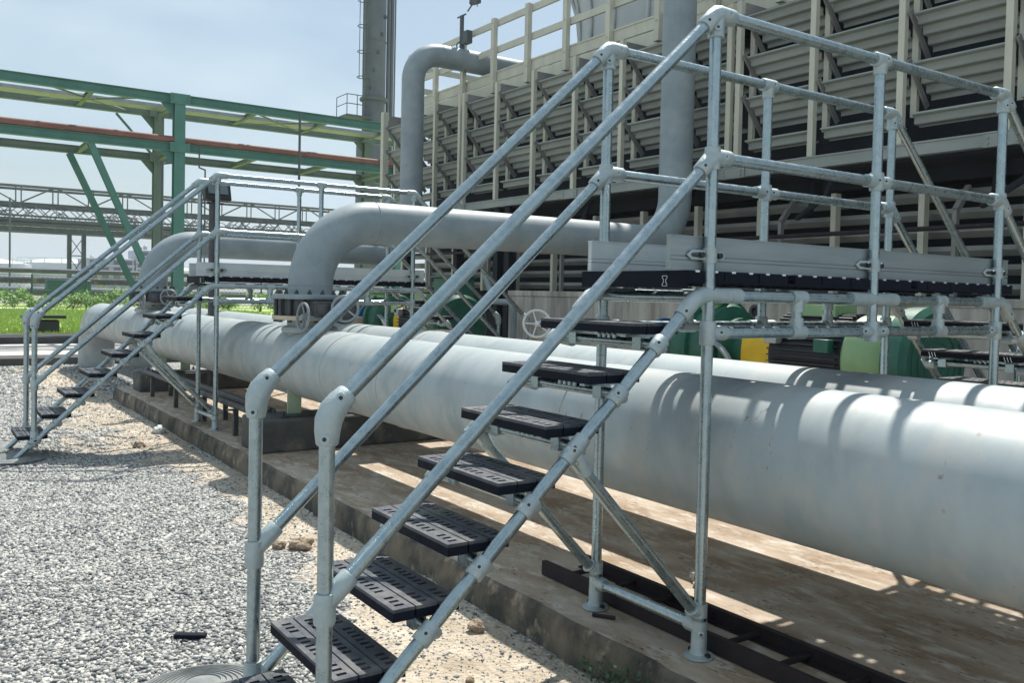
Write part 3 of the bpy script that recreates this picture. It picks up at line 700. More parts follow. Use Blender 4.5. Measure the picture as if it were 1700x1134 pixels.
# ------------------------------------------------------------------ cooling tower
XO, XI = 4.85, 5.30
def tower():
    T = thing('cooling_tower', (5.6, 5, 0), 'large cooling tower with grey corrugated louvres and a beige roof rail', 'cooling tower')
    ys = [12.92-.952*k for k in range(0, 18)]
    yend = ys[-1]-.4
    # core
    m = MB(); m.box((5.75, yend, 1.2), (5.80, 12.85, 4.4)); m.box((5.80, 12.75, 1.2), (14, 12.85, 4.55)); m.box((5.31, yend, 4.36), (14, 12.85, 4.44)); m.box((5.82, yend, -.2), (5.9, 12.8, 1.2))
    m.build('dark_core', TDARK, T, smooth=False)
    pair = (3, 9, 15)
    for k, y in enumerate(ys):
        zt = 4.42
        for dy in ((0,) if k not in pair else (.0, .13)):
            m = MB().box((XO-.03, y+dy-.032, 2.68), (XO+.03, y+dy+.032, zt)); m.build('louvre_post', POSTM, T, smooth=False, bevel=.004)
        m = MB().box((5.06-.022, y-.03, 2.95), (5.06+.022, y+.03, zt-.14)); m.build('inner_post', POSTM, T, smooth=False)
        m = MB(); m.box((XO+.031, y-.045, zt-.17), (XI+.02, y-.03, zt-.02)); m.box((XO+.031, y-.03, zt-.03), (XI+.02, y+.02, zt-.02)); m.build('head_bracket', BRACE, T, smooth=False)
    # sheets: outer edge high, inner edge low, corrugated along their width
    rows = (2.90, 3.345, 3.775, 4.205)
    for k in range(len(ys)-1):
        y1, y0 = ys[k]-.085, ys[k+1]+.036
        if k+1 in pair: y0 += .13
        for ri, z in enumerate(rows):
            m = MB(); n = 28; L_ = .40 if ri else .15; pts = []
            for i in range(n+1):
                t = i/n*L_; w = .021*math.sin(2*math.pi*t/.112)
                dx, dz = .75, -.66
                pts.append((XO+.035+dx*t+w*.75, z+.03+dz*t+w*.66))
            pts = [(XO+.012, z+.036), (XO+.016, z+.048), (XO+.034, z+.046)] + pts
            for i in range(len(pts)-1):
                a = pts[i]; b = pts[i+1]; m.add([(a[0], y0, a[1]), (b[0], y0, b[1]), (b[0], y1, b[1]), (a[0], y1, a[1])], [(0,3,2,1)])
            nv = len(m.v)
            m.add([(x+.004, y, zz+.005) for x, y, zz in m.v], [])
            m.f += [tuple(nv+i for i in reversed(f)) for f in m.f[:]]; m.m = [0]*len(m.f)
            m.build('louvre_sheet', LOUV, T, angle=50)
    for k, y in enumerate(ys[:17]):
        for z in rows[1:]:
            m = MB().beam((XO+.0, y-.062, z+.075), (5.16, y-.062, z-.30), .016, .062, (0,0,1)); m.build('louvre_brace', BRACE, T, smooth=False)
    # bottom beam
    m = MB(); m.box((XO-.05, yend, 2.565), (XO+.04, 12.95, 2.675)); m.box((XO-.062, yend, 2.665), (XO+.06, 12.95, 2.679)); m.build('bottom_beam', LOUV, T, smooth=False)
    for y in ys[::3]:
        m = MB().box((XO-.07, y-.16, 2.555), (XO-.052, y+.16, 2.66))
        for a in (-.12, .12):
            for b in (2.585, 2.63): m.lathe([(.012,0),(.012,.012)], (XO-.07, y+a, b), (-1,0,0), 8)
        m.build('splice_plate', LOUV, T)
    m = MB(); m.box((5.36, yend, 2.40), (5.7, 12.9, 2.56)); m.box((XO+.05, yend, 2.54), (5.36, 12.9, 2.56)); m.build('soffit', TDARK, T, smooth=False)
    # lower louvres set back under the beam
    for i in range(6):
        z = 1.42+.17*i; m = MB(); m.beam((5.42, yend, z), (5.42, 12.85, z), .10, .05, Vector((.6,0,1))); m.build('lower_slat', SLATD, T, smooth=False)
    for k, y in enumerate(ys):
        m = MB().box((5.22, y-.03, 1.33), (5.30, y+.03, 2.36)); m.build('lower_post', POSTM, T, smooth=False)
        if k % 2: m = MB().box((5.08, y-.42, 1.33), (5.13, y-.38, 2.1)); m.beam((5.105, y-.40, 2.1), (5.3, y-.40, 2.32), .05, .05); m.build('lower_strut', BRACE, T, smooth=False)
    # fascia and rail
    m = MB(); m.box((XI, yend, 4.44), (XI+.03, 12.9, 4.615)); m.box((XI, yend, 4.632), (XI+.03, 12.9, 4.79)); m.box((XI-.012, yend, 4.775), (XI+.05, 12.9, 4.80)); m.build('fascia_board', POSTM, T, smooth=False)
    for i, y in enumerate([12.75-.952*k for k in range(18)]):
        m = MB().box((XI-.075, y-.045, 4.45), (XI-.005, y+.045, 5.62))
        for z in (5.15, 5.55, 4.7): m.lathe([(.011,0),(.011,.01)], (XI-.076, y, z), (-1,0,0), 6)
        m.build('rail_post', POSTM, T)
    for z, h in ((5.56, .10), (5.14, .10)):
        segs = [(yend, 12.8)] if z > 5.3 else [(yend, 4.65), (5.15, 10.42), (10.9, 12.8)]
        for a, b in segs: MB().box((XI+.0, a, z-h/2), (XI+.035, b, z+h/2)).build('rail_board', POSTM, T, smooth=False)
    # far edge rail seen through
    for y in [12.6-1.9*k for k in range(6)]: MB().box((6.9, y-.04, 4.45), (6.97, y+.04, 5.45)).build('rail_post', POSTM, T, smooth=False)
    MB().box((5.4, 12.72, 5.35), (12, 12.76, 5.45)).build('rail_board', POSTM, T, smooth=False)
    MB().box((5.4, 12.72, 4.95), (12, 12.76, 5.05)).build('rail_board', POSTM, T, smooth=False)
    # service lines in the dark gap under the beam
    m = MB(); m.tube([(4.95, yend, 1.96), (4.95, 4.6, 1.93), (4.95, 12.6, 1.93)], .022, 8); m.build('service_line', LADD, T)
    for k, y in enumerate(ys[1:13]):
        if k % 2: m = MB(); m.tube([(5.3, y+.3, 2.5), (5.25, y+.3, 2.2), (5.0, y+.25, 2.12), (4.96, y-.1, 2.3), (5.0, y-.2, 2.55)], .03, 8); m.build('drop_hose', TDARK, T)
    # corner cap post
    MB().box((XO-.06, 12.88, 2.56), (XO+.05, 12.99, 4.55)).build('corner_post', POSTM, T, smooth=False)
    MB().box((XO+.055, 12.93, 4.2), (XI+.1, 12.97, 4.5)).build('corner_box', BRACE, T, smooth=False)
    # support columns at the basin corner
    for x, y in ((4.9, 8.75), (4.9, 9.05), (5.1, 10.6), (5.1, 12.4)):
        MB().ibeam((x, y, -.1), (x, y, 2.56), .12, .14).build('support_column', TDARK, T, smooth=False)
    # fan stack
    fc = (8.6, 8.0); m = MB(); pr = []
    for i in range(13):
        t = i/12; pr.append((2.45+.28*(2*t-1)**2*.8, 4.45+1.95*t))
    pr += [(2.72, 6.40), (2.72, 6.46), (2.55, 6.46)]
    fs_ = MB().lathe(pr, (fc[0], fc[1], 0), (0,0,1), 64).build('fan_stack', FANM, T, angle=30)
    for k in range(24):
        a = 2*math.pi*k/24; m = MB(); pp = [(fc[0]+(r+.02)*math.cos(a), fc[1]+(r+.02)*math.sin(a), z) for r, z in pr[:13:3]]; m.tube(pp, .035, 6)
        m.build('stack_rib', FANM, fs_)
tower()
m = MB().box((4.80, -6, -.05), (5.02, 8.62, 1.33)); m.box((4.785, -6, 1.26), (4.80, 8.62, 1.335)); m.box((5.02, -6, 1.2), (5.4, 8.62, 1.30))
tag(m.build('basin_wall', BASIN, bevel=.012), 'low streaked concrete basin wall below the tower louvres', 'wall')
m = MB().box((5.55, 8.64, -.05), (5.75, 12.8, 1.28)); tag(m.build('basin_wall', TDARK), 'dark recessed basin wall at the left end of the tower', 'wall')  # concrete in near-black, the shade of the recess put into the colour
T = thing('drain_nozzle', (4.79, 6.35, 1.05), 'short round pipe nozzle in the concrete basin wall', 'nozzle')
MB().lathe([(.06,0),(.06,.05),(.075,.05),(.075,.065),(.045,.066),(.044,.03)], (4.80, 3.95, 1.16), (-1,0,0), 20).build('nozzle_pipe', VALVE, T)
# mast on the rail
T = thing('instrument_mast', (5.2, 10.78, 5.2), 'small grey weather instrument mast clamped to the tower rail', 'mast')
MB().tube([(5.18,10.78,5.22),(5.18,10.78,5.86)], .035, 10).build('mast_tube', STEELD, T)
m = MB().box((5.12,10.5,5.36),(5.22,10.66,5.56)); m.tube([(5.18,10.78,5.40),(5.16,10.56,5.44)], .02, 8); m.tube([(5.18,10.78,5.34),(5.14,10.62,5.2),(5.16,10.6,4.9)], .012, 8); m.torus((5.17,10.8,5.36), (0,1,0), .07, .012, 16, 6); m.build('junction_box', STEELD, T)
m = MB().tube([(5.18,10.92,5.86),(5.18,10.66,5.86)], .014, 8); m.tube([(5.18,10.6,5.89),(5.2,10.4,6.03)], .012, 8); m.lathe([(.05,0),(.06,.02),(.055,.07),(.02,.10)], (5.19,10.46,5.97), (0,0,1), 12); m.beam((5.19,10.46,6.0),(5.19,10.26,5.98),.07,.07); m.tube([(5.19,10.46,6.05),(5.19,10.46,6.22)], .012, 6); m.tube([(5.19,10.32,5.9),(5.19,10.32,6.08)], .008, 6)
m.build('sensor_head', STEELD, T)

# ------------------------------------------------------------------ pumps
def pump_set(y, labels):
    X, Z = 3.0, .9
    T = thing('pump_set', (X, y, 0), labels, 'pump', 'green pump sets in front of the basin')
    MB().box((X-.42, y-1.15, 0.0), (X+.42, y+1.3, .30)).build('plinth_block', BASIN, T, bevel=.02)
    m = MB().box((X-.36, y-1.1, .3005), (X+.36, y+1.25, .36)); m.box((X-.2, y-1.0, .36), (X+.2, y-.3, .62)); m.box((X-.15, y+.35, .36), (X+.15, y+1.0, .6)); m.build('baseplate', PGREEN, T)
    # motor
    m = MB(); m.lathe([(.27,0),(.27,.60)], (X, y-.65, Z), (0,1,0), 40)
    for k in range(44):
        a = 2*math.pi*k/44; d = Vector((math.cos(a), 0, math.sin(a))); p = Vector((X, y-.64, Z))+d*.285; m.beam(p, p+Vector((0,.58,0)), .009, .04, d)
    mo = m.build('motor', BLACKM, T)
    for yy, zz, w, mt in ((y-.12, 1.02, .11, TRAYM), (y-.55, .98, .12, PGREEN), (y-.05, 1.06, .16, LGREEN)):
        MB().box((X-.34, yy-w/2, zz-.04), (X-.27, yy+w/2, zz+.05)).build('terminal_box', mt, mo, bevel=.006)
    m = MB(); m.lathe([(.275,.0),(.30,.03),(.30,.26),(.26,.33)], (X, y-.66, Z), (0,-1,0), 40); m.box((X-.12, y-.5, Z+.28), (X+.12, y-.15, Z+.36)); m.build('motor_end_bell', LGREEN, T)
    m = MB(); m.lathe([(.30,0),(.36,.03),(.365,.16),(.33,.20),(.1,.205)], (X, y-.98, Z), (0,-1,0), 44)
    for k in range(1, 5): m.torus((X, y-1.185, Z), (0,1,0), .07*k, .005, 36, 5)
    m.build('fan_cover', PGREEN, T)
    # guard
    m = MB(); pr = []
    for yy in (y-.03, y+.30):
        for i in range(9):
            a = math.pi*i/8; pr.append((X-.17*math.cos(a), yy, Z+.02+.17*math.sin(a)))
        pr += [(X+.17, yy, .37), (X-.17, yy, .37)]
    n = 11; m.add(pr, [tuple(range(n-1, -1, -1)), tuple(range(n, 2*n))]+[(i, (i+1) % n, n+(i+1) % n, n+i) for i in range(n)]); m.build('coupling_guard', YEL, T, angle=30, bevel=.006)
    # pump
    m = MB(); m.lathe([(.10,0),(.14,.02),(.14,.12),(.24,.13),(.24,.17),(.12,.18)], (X, y+.30, Z), (0,1,0), 28); m.build('bearing_housing', PGREEN, T)
    m = MB(); m.lathe([(.20,0),(.33,.04),(.37,.14),(.37,.3),(.33,.40),(.22,.46)], (X, y+.50, Z), (0,1,0), 40); m.lathe([(.41,0),(.41,.035)], (X, y+.66, Z), (0,1,0), 36)
    for k in range(14):
        a = 2*math.pi*k/14; m.lathe([(.018,0),(.018,.05)], (X+.385*math.cos(a), y+.65, Z+.385*math.sin(a)), (0,1,0), 6)
    m.build('pump_casing', PGREEN, T)
    m = MB(); m.tube([(X-.1, y+.75, Z+.2),(X-.1, y+.75, Z+.42)], .12, 24); m.lathe([(.19,0),(.19,.03)], (X-.1, y+.75, Z+.36), (0,0,1), 24); m.lathe([(.18,.0),(.16,.05),(.08,.10),(.01,.12)], (X-.1, y+.75, Z+.30), (0,0,1), 24); m.build('discharge_neck', LGREEN, T)
    MB().tube([(X, y+.95, Z),(X, y+1.45, Z)], .13, 24).build('suction_pipe', PGREEN, T)
    MB().lathe([(.21,0),(.21,.04)], (X, y+1.3, Z), (0,1,0), 24).build('suction_flange', BLUEM, T)
    for dx, zz in ((-.25, 1.0), (-.28, .93)):
        m = MB(); m.tube(arc((X+dx, y+.62, .62), (0,1,0), (0,0,1), .36, 12, 10, 150), .014, 8); m.build('seal_pipe', WHEEL, T)
pump_set(2.10, 'green pump with yellow guard and black finned motor behind the near stair deck')
pump_set(8.02, 'green pump with yellow guard farther back, left of the far stair legs')
T = thing('gate_valve', (2.4, 4.46, 0), 'small gate valve with a pale open handwheel by the basin wall', 'valve')
hw = handwheel(T, (2.4, 4.47, 1.02), (-.45,-.86,.2), .125, stem=.10, spokes=5); hw.data.materials[0] = WHITEP
m = MB(); m.tube([(2.44,4.53,1.02),(2.62,4.5,1.0),(2.85,4.4,.98)], .03, 12); m.ball((2.5,4.52,1.01), .05); m.tube([(2.62,4.5,1.0),(2.62,4.5,.0)], .035, 12); m.build('valve_body', WHEEL, T)
T = thing('gate_valve', (2.2, 9.6, 0), 'small gate valve with a grey handwheel left of the near riser flange', 'valve')
handwheel(T, (1.6, 8.6, 1.02), (-.5,-.6,.5), .13); MB().tube([(1.66,8.67,.96),(1.9,8.9,.9),(1.9,8.9,0)], .03, 10).build('valve_body', WHEEL, T)
T = thing('vent_pipe', (4.0, 6.9, 0), 'grey bent vent pipe in front of the left end of the basin wall', 'pipe')
MB().tube([(4.55,8.1,.0),(4.55,8.1,1.05)]+arc((4.55,8.22,1.05), (0,-1,0), (0,0,1), .12, 6)[1:]+[(4.55,8.6,1.17),(4.55,8.9,1.6)], .045, 12).build('pipe_run', RISER, T)
T = thing('control_box', (3.2, 7.5, 0), 'dark green control cabinet on a post behind the far stair', 'cabinet')
MB().box((3.1,7.25,1.22),(3.4,7.75,1.47)).build('cabinet', PGREEN, T, bevel=.01); MB().tube([(3.25,7.5,0),(3.25,7.5,1.22)], .04, 10).build('post', PGREEN, T)
MB().box((3.07,7.22,1.47),(3.43,7.78,1.49)).build('cabinet_lid', PGREEN, T)
T = thing('concrete_block', (2.4, 9.3, 0), 'beige concrete block with a white cap behind the headers', 'block')
MB().box((2.2,9.0,0),(2.75,10.2,.93)).build('block_body', BEIGE, T, bevel=.02); MB().lathe([(.11,0),(.11,.12),(.08,.15)], (2.45,9.3,.93), (0,0,1), 16).build('pipe_cap', WHITEP, T)

# floodlight on its pole
T = thing('floodlight', (.73, 9.0, 0), 'black floodlight on a brown pole beside the far stair', 'floodlight')
MB().tube([(.73,9,0),(.73,9,2.30)], .045, 14).build('pole', VALVE, T)
m = MB(); q = Vector((.76, 8.95, 2.44)); m.beam(q+Vector((-.16,-.02,0)), q+Vector((.16,.02,0)), .10, .22, (0,.25,1)); m.beam(q+Vector((-.10,.05,-.13)), q+Vector((.10,.07,-.13)), .04, .03)
h = m.build('lamp_head', BLACK, T, bevel=.012)
MB().beam(q+Vector((-.12,-.075,.03)), q+Vector((.12,-.045,.03)), .012, .12, (0,.25,1)).build('lamp_glass', GLASSM, h)
MB().tube([(.73,9,2.28),(.75,8.98,2.36)], .03, 8).build('yoke', BLACK, T)

# ------------------------------------------------------------------ green pipe rack
def rack():
    T = thing('pipe_rack', (3.4, 23, 0), 'green steel pipe rack with two levels of beams behind the far stair', 'pipe rack')
    yf, yr = 22.0, 24.3; xs = [-8.6, -2.6, 3.39, 9.4, 15.4]
    for x in (-14.6, 3.39, 9.6):
        MB().ibeam((x, yf, -.2), (x, yf, 6.02), .26, .26, .02, .014, (0,1,0)).build('column', GREEN, T, smooth=False)
        MB().ibeam((x, yr, -.2), (x, yr, 6.02), .25, .26, .02, .014, (0,1,0)).build('column', LITGREEN, T, smooth=False)
    for z0, z1 in ((5.94, 6.17), (4.72, 4.93)):
        for y, mt in ((yf, GREEN), (yr, LITGREEN)):
            MB().ibeam((-20, y-.02, (z0+z1)/2), (14, y-.02, (z0+z1)/2), .16, z1-z0, .016, .012).build('beam', mt, T, smooth=False)
        x = -18.6
        while x < 13:
            MB().ibeam((x, yf+.08, (z0+z1)/2-.03), (x, yr-.08, (z0+z1)/2-.03), .10, .12).build('cross_tie', LITGREEN, T, smooth=False); x += 2.0
    for x in (3.39, 9.6):
        for z0, z1 in ((5.94, 6.17), (4.72, 4.93)):
            for y, mt in ((yf, GREEN), (yr, LITGREEN)):
                m = MB(); m.box((x-.24, y-.155, z0-.02), (x+.24, y-.135, z1+.01)); m.add([(x-.14, y-.008, z0-.35), (x-.13, y-.008, z0), (x-.45, y-.008, z0), (x-.14, y+.008, z0-.35), (x-.13, y+.008, z0), (x-.45, y+.008, z0)], [(0,1,2),(5,4,3),(0,3,4,1),(1,4,5,2),(2,5,3,0)])
                for a in (-.18, .18):
                    for b in (.06, .15): m.lathe([(.022,0),(.022,.02)], (x+a, y-.155, z0+b), (0,-1,0), 6)
                m.build('splice_plate', mt, T, smooth=False)
    for x in (-4.4, .4, 5.3):
        for a, b in ((0, 2.2), (2.2, 0)): MB().tube([(x, yf+a+.05, 6.0), (x+2.2, yf+b+.05, 6.0)], .03, 6).build('plan_brace', LITGREEN, T)
    MB().ibeam((1.35, yf, 4.72), (3.3, yf, .15), .15, .16, .016, .012, (0,1,0)).build('kicker_brace', GREEN, T, smooth=False)
    MB().ibeam((1.20, yr, 4.72), (3.3, yr, .15), .15, .16, .016, .012, (0,1,0)).build('kicker_brace', GREEN, T, smooth=False)
    for z in (5.72, 4.6):
        MB().tube(arc((3.39, yr-.45, z-.1), (0,1,0), (0,0,1), .4, 8), .05, 8).build('knee_tube', LITGREEN, T)
    m = MB(); m.tube([(2.3,yr-.1,5.9),(3.2,yr-.1,4.9)], .035, 6); m.build('sway_brace', GREEN, T)
rack()
tag(MB().tube([(-20,21.96,5.02),(14,21.96,5.02)], .085, 16).build('rack_pipe', RUST), 'rusty brown pipe lying on the lower green beam', 'pipe')
T = thing('cable_tray', (0, 23.2, 5.98), 'thin grey cable tray between the upper green beams', 'cable tray')
MB().box((-20,23.0,5.985),(14,23.6,6.005)).build('tray_floor', TRAYM, T, smooth=False)
for y in (23.0, 23.6): MB().box((-20,y-.008,5.985),(14,y+.008,6.07)).build('tray_side', TRAYM, T, smooth=False)
T = thing('striped_pole', (6.4, 21.7, 0), 'slim pole, grey above and red below, by the rack', 'pole')
MB().tube([(6.42,21.6,3.6),(6.42,21.6,6.1)], .035, 8).build('pole_top', STEELD, T); MB().tube([(6.42,21.6,0),(6.42,21.6,3.6)], .04, 8).build('pole_foot', REDP, T)
T = thing('drop_line', (3.9, 22.0, 0), 'thin black drop line with a bracket beside the green column', 'pipe')
m = MB().tube([(2.95,21.8,1.4),(2.95,21.8,4.35),(3.2,21.8,4.4)], .02, 6); m.tube([(3.85,21.8,4.9),(3.85,21.8,4.35),(4.0,21.8,4.3),(4.0,21.8,1.2)], .02, 6); m.build('line', STEELD, T)

# ------------------------------------------------------------------ truss bridge
def bridge():
    T = thing('pipe_bridge', (8, 70, 0), 'long grey truss bridge carrying pipes in the background', 'bridge')
    x0, x1 = -12, 62; yb = 70
    for y in (yb, yb+2.4):
        MB().tube([(x0,y,8.03),(x1,y,8.03)], .10, 8).build('top_chord', BRIDGE, T)
        MB().ibeam((x0,y,6.78),(x1,y,6.78), .25, .25, .03, .02).build('deck_beam', BRIDGE, T, smooth=False)
        MB().ibeam((x0,y,5.05),(x1,y,5.05), .3, .34, .03, .02).build('bottom_chord', BRIDGE, T, smooth=False)
        MB().tube([(x0,y,5.55),(x1,y,5.55)], .06, 6).build('guard_rail', BRIDGE, T)
    m = MB(); x = x0
    i = 0
    while x < x1-4:
        m2 = MB()
        for xx in (x, x+.33): m2.tube([(xx,yb,6.9),(xx,yb,8.0)], .045, 6)
        m2.build('vertical', BRIDGE, T)
        a, b = (6.9, 8.0) if i % 2 else (8.0, 6.9)
        MB().tube([(x+.33,yb,a),(x+2.28,yb,b)], .055, 6).build('diagonal', BRIDGE, T)
        x += 2.28; i += 1
    for k in range(3):
        m = MB(); x = x0+k*.7
        while x < x1-3:
            d = random.choice((-1, 1)); m.tube([(x,yb+.2+k*.7,5.2 if d > 0 else 6.7),(x+1.5,yb+.2+k*.7,6.7 if d > 0 else 5.2)], .035, 5); 
            if random.random() < .5: m.tube(arc((x+.5,yb+.2+k*.7,5.9), (1,0,0), (0,0,1), .45, 8, 0, 180), .035, 5)
            x += .95
        o = m.build('web_lattice', BRIDGE, T); o['kind'] = 'stuff'
    for z, r in ((5.36, .13), (5.68, .13), (5.96, .07)): MB().tube([(x0,yb-.25,z),(x1,yb-.25,z)], r, 8).build('carried_pipe', BRIDGEP, T)
    MB().box((x0,yb+.3,4.86),(x1,yb+2.2,4.98)).build('floor', BRIDGEP, T, smooth=False)
    for cx in (7.75, 38):
        for x in (cx-.45, cx+.48):
            MB().ibeam((x,yb,-.2),(x,yb,4.88), .28, .28, .03, .02, (1,0,0)).build('trestle_leg', BRIDGE, T, smooth=False)
        z = .3
        while z < 4.5:
            m = MB(); m.tube([(cx-.4,yb,z),(cx+.44,yb,z+1.3)], .03, 5); m.tube([(cx+.44,yb,z),(cx-.4,yb,z+1.3)], .03, 5); m.tube([(cx-.4,yb,z),(cx+.44,yb,z)], .04, 5); m.build('cross_brace', BRIDGE, T); z += 1.5
        m = MB().tube([(cx-1.6,yb-2.4,-.1),(cx-.5,yb,1.5)], .05, 5); m.build('raking_strut', BRIDGE, T)
bridge()
tag(MB().tube([(3.45,68,-.2),(3.45,68,7.0)], .06, 6).build('lamp_pole', BRIDGE), 'thin bare pole standing below the truss bridge at far left', 'pole')

# ------------------------------------------------------------------ exhaust stack
def stack():
    T = thing('exhaust_stack', (17, 40, 0), 'tall grey exhaust stack with caged ladder beyond the rack', 'stack')
    MB().lathe([(.56,8.3),(.56,22)], (16.98,40,0), (0,0,1), 40).build('upper_shell', STACK, T)
    MB().lathe([(.72,-.2),(.72,8.5),(.66,8.75),(.5,8.8)], (16.85,40,0), (0,0,1), 40).build('lower_shell', STACK, T)
    for z in (10.9, 13.8): MB().torus((16.98,40,z), (0,0,1), .565, .03, 36, 6).build('ring', STACK, T)
    MB().torus((16.98,40,10.9), (0,0,1), .62, .10, 36, 8).build('manifold', STACK, T)
    for x, r in ((17.72, .09), (17.93, .10), (18.1, .04)): MB().tube([(x,40,0),(x,40,22)], r, 10).build('side_pipe', STACK, T)
    l = MB()
    for x in (16.2, 16.36): l.tube([(x,39.6,0),(x,39.6,22)], .025, 6)
    z = 9
    while z < 22: l.tube([(16.2,39.6,z),(16.36,39.6,z)], .015, 5); z += .3
    la = l.build('ladder', STEELD, T)
    for z in [11.8+1.25*k for k in range(8)]:
        MB().torus((16.12,39.4,z), (0,0,1), .30, .022, 18, 5).build('cage_hoop', STEELD, la)
    for dx in (-.28, -.1): MB().tube([(16.12+dx,39.25,11.7),(16.12+dx,39.25,22)], .018, 5).build('cage_bar', STEELD, la)
    p = MB().box((15.2,39.2,9.78),(16.5,40.6,9.88)).build('platform', STEELD, T, smooth=False)
    for x, y in ((15.22,39.22),(15.22,40.5),(16.3,39.22),(15.75,39.22)): MB().tube([(x,y,9.88),(x,y,10.85)], .022, 6).build('rail_post', STEELD, p)
    for z in (10.4, 10.85): MB().tube([(16.3,39.22,z),(15.22,39.22,z),(15.22,40.5,z)], .022, 6).build('rail', STEELD, p)
    for k in range(5): 
        a = -2.4+.35*k; m = MB().beam((16.98+.56*math.cos(a),40+.56*math.sin(a),11.4+k*.9),(16.98+.66*math.cos(a),40+.66*math.sin(a),11.4+k*.9),.12,.16); m.build('lug', STEELD, T)
stack()

# ------------------------------------------------------------------ background yard
def fence():
    T = thing('chain_link_fence', (6, 52, 0), 'green chain link fence along the far edge of the grass', 'fence')
    xs = [3.15-4.2, 3.15, 5.75, 8.9, 12.1, 15.3, 18.5, 21.7, 25, 28, 31]
    for x in xs: MB().tube([(x,52,-.15),(x,52,1.75)], .05, 8).build('post', PGREEN, T)
    for z in (.05, .9, 1.7): MB().tube([(xs[0],52,z),(xs[-1],52,z)], .018, 5).build('rail_wire', PGREEN, T)
    for dx in (-1.0, .45): MB().tube([(5.75,52,1.0),(5.75+dx,52-.1,-.1)], .035, 6).build('stay', PGREEN, T)
    m = MB(); x = xs[0]
    while x < xs[-1]:
        m.tube([(x,52.02,.05),(x+1.5,52.02,1.7)], .006, 3); m.tube([(x+1.5,52.02,.05),(x,52.02,1.7)], .006, 3); x += .22
    m.build('mesh', STEELD, T)
fence()
def bush(x, y, r, h, label, seed):
    rg = random.Random(seed); T = thing('bush', (x, y, -.1), label, 'bush', 'low green bushes along the fence')
    m = MB()
    for _ in range(4): m.tube([(x+rg.uniform(-.1,.1), y, -.12), (x+rg.uniform(-.5,.5)*r, y+rg.uniform(-.4,.4)*r, h*.7)], .02, 5)
    m.build('stems', TWIG, T); m = MB()
    cl = [(rg.uniform(-1,1)*r*.8, rg.uniform(-1,1)*r*.6, rg.uniform(.15,.95)*h, rg.uniform(.22,.42)*r) for _ in range(16)]
    for cx, cy, cz, cr in cl:
        for _ in range(46):
            d = Vector((rg.gauss(0,1), rg.gauss(0,1), rg.gauss(0,.8))); d = d.normalized()*cr*rg.uniform(.4,1.1); p = Vector((x+cx, y+cy, max(-.1, cz)))+d
            u = Vector((rg.gauss(0,1), rg.gauss(0,1), rg.gauss(0,1))).normalized(); w = u.orthogonal().normalized(); s_ = rg.uniform(.05,.10)
            m.add([p-u*s_, p+w*s_*.5, p+u*s_, p-w*s_*.5], [(0,1,2,3)])
    m.build('foliage', LEAF, T, smooth=False)
for i in range(22):
    x = 2.2+i*1.25+random.uniform(-.3,.3); bush(x, 50.9+random.uniform(-.5,.6), random.uniform(.6,1.0), random.uniform(.55,1.05), 'low bright green bush growing along the fence beyond the grass', i)
def grass():
    m = MB(); rg = random.Random(5)
    for _ in range(26000):
        y = 23.5+25*rg.random()**1.6; x = rg.uniform(-3, 13)
        if not in_view(x, y, -.1, 120): continue
        h = rg.uniform(.06,.16)*(1+.02*(y-23)); a = rg.uniform(0, 6.28); w = .014+.0006*y; dx, dy = math.cos(a)*w, math.sin(a)*w; lx, ly = rg.uniform(-.05,.05), rg.uniform(-.05,.05)
        m.add([(x-dx,y-dy,-.1),(x+dx,y+dy,-.1),(x+lx,y+ly,h-.1)], [(0,1,2)])
    tag(m.build('grass', GRASSM, smooth=False), 'bright sunlit grass beyond the concrete road', 'grass', kind='stuff')
grass()
T = thing('black_bench', (.95, 25, 0), 'dark low bracket standing in the grass at the left edge', 'bracket')
m = MB().box((.2,25.0,.34),(1.25,25.5,.42)); m.build('top_plate', BLACK, T); m = MB().box((.3,25.1,-.1),(1.1,25.4,.3)); m.build('body', BLACK, T, bevel=.05)
# long low pipes and wall behind the fence
def yardpipe(y, z, r, m_, label):
    T = thing('yard_pipe', (10, y, 0), label, 'pipe', 'low pipes running behind the fence')
    MB().tube([(-12,y,z),(70,y,z)], r, 12).build('pipe_run', m_, T)
    x = -10
    while x < 68: MB().box((x-.12,y-.15,-.2),(x+.12,y+.15,z-r)).build('sleeper', BASIN, T, smooth=False); x += 6
yardpipe(58, .80, .26, BRIDGE, 'thick grey pipe low behind the fence')
yardpipe(60, 1.45, .20, PLINTH, 'dark pipe just above the thick grey pipe')
yardpipe(62, 2.05, .16, BRIDGEP, 'thin grey pipe, topmost of the low pipes behind the fence')
tag(MB().box((4.3,56,.2),(6.6,57,1.5)).build('equipment_shed', PGREEN, bevel=.05), 'small dark green equipment box behind the fence at left', 'shed')
def tank(x, y, r, h, label):
    T = thing('storage_tank', (x, y, 0), label, 'tank', 'pale storage tanks on the horizon')
    MB().lathe([(r,-.2),(r,h),(r*.98,h+.1),(r*.5,h+r*.10),(.2,h+r*.13)], (x,y,0), (0,0,1), 40).build('tank_shell', TANK, T)
    m = MB(); m.torus((x,y,h+.9), (0,0,1), r, .08, 40, 5)
    for k in range(20):
        a = 2*math.pi*k/20; m.tube([(x+r*math.cos(a),y+r*math.sin(a),h),(x+r*math.cos(a),y+r*math.sin(a),h+.9)], .06, 4)
    m.build('roof_rail', TANK, T)
tank(8, 190, 9, 4.6, 'pale tank at far left, leftmost on the horizon')
tank(25, 200, 9.5, 5.2, 'widest pale tank, between the thin pole and the trestle')
tank(44, 205, 5, 3.6, 'low pale tank just left of the trestle legs')
tank(53, 240, 8, 5.2, 'pale tank partly behind the trestle legs')
tank(-14, 200, 9, 5, 'pale tank outside the left edge of the view')
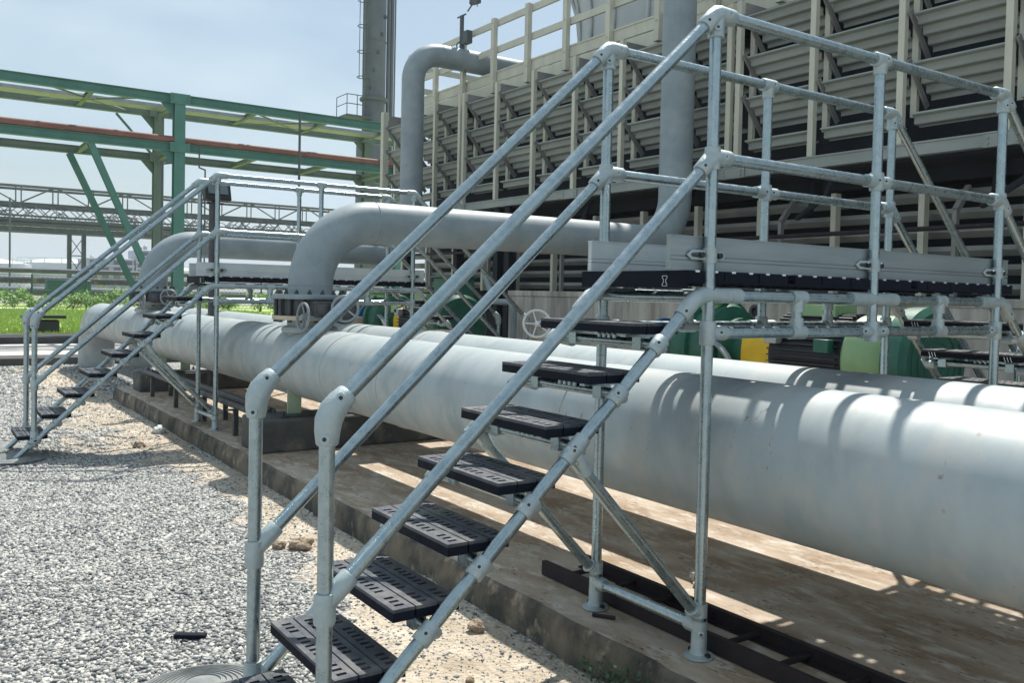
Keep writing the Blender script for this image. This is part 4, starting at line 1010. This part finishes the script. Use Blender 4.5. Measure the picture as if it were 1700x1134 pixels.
def block(x, y, w, d, h, label, floors):
    T = thing('process_building', (x, y, 0), label, 'building')
    MB().box((x-w/2,y,-.2),(x+w/2,y+d,h)).build('frame', BLDG, T, smooth=False)
    for f in range(floors):
        z = 1.2+f*(h-1)/floors; n = int(w/1.4); 
        for i in range(n): MB().box((x-w/2+.3+i*w/n, y-.05, z), (x-w/2+.3+i*w/n+w/n*.6, y-.002, z+(h-1)/floors*.55)).build('bay_opening', WIN, T, smooth=False)
        MB().tube([(x-w/2,y-.3,z+(h-1)/floors*.8),(x+w/2,y-.3,z+(h-1)/floors*.8)], .10, 6).build('walkway_rail', TANK, T)
    for k in range(3): MB().lathe([(.3,h),(.3,h+.4+k*.2),(.1,h+.6+k*.2)], (x-w/2+w*(.2+.28*k), y+d/2, 0), (0,0,1), 16).build('roof_vessel', BLDG, T)
block(23.8, 150, 6.6, 10, 5.3, 'hazy blue process building behind the diagonal green braces', 4)
block(28.6, 150, 2.6, 6, 6.8, 'taller hazy building with ribbed wall beside the far riser bend', 6)
# plant growing at the slab edge
WEEDM = mat('dark_weed_leaf', (.025, .06, .025), (.05, .10, .04), 30, .6)
T = thing('weed', (-.22, .18, GZ), 'small dark green weed growing against the slab edge by the stair foot', 'weed')
rg = random.Random(2); m = MB()
for _ in range(260):
    p = Vector((-.235+rg.gauss(0,.03), .16+rg.gauss(0,.11), GZ+.02+abs(rg.gauss(0,.045)))); u = Vector((rg.gauss(0,1), rg.gauss(0,1), rg.gauss(0,.6))).normalized(); w = u.orthogonal().normalized(); s_ = rg.uniform(.006,.014)
    m.add([p-u*s_, p+w*s_*.6, p+u*s_, p-w*s_*.6], [(0,1,2,3)])
m.build('leaves', WEEDM, T, smooth=False); MB().tube([(-.225,.18,GZ-.01),(-.235,.16,GZ+.08)], .003, 5).build('stem', TWIG, T)

# ------------------------------------------------------------------ air
HZM = bpy.data.materials.new('pale_air'); HZM.use_nodes = True; n = HZM.node_tree.nodes; n.remove(n['Principled BSDF'])
pv = n.new('ShaderNodeVolumePrincipled'); pv.inputs['Color'].default_value = (.86, .93, 1, 1); pv.inputs['Density'].default_value = .0007; pv.inputs['Anisotropy'].default_value = 0
HZM.node_tree.links.new(pv.outputs[0], n['Material Output'].inputs['Volume'])
tag(MB().box((-1600, -700, -2), (1900, 2600, 26)).build('haze', HZM, smooth=False), kind='stuff')
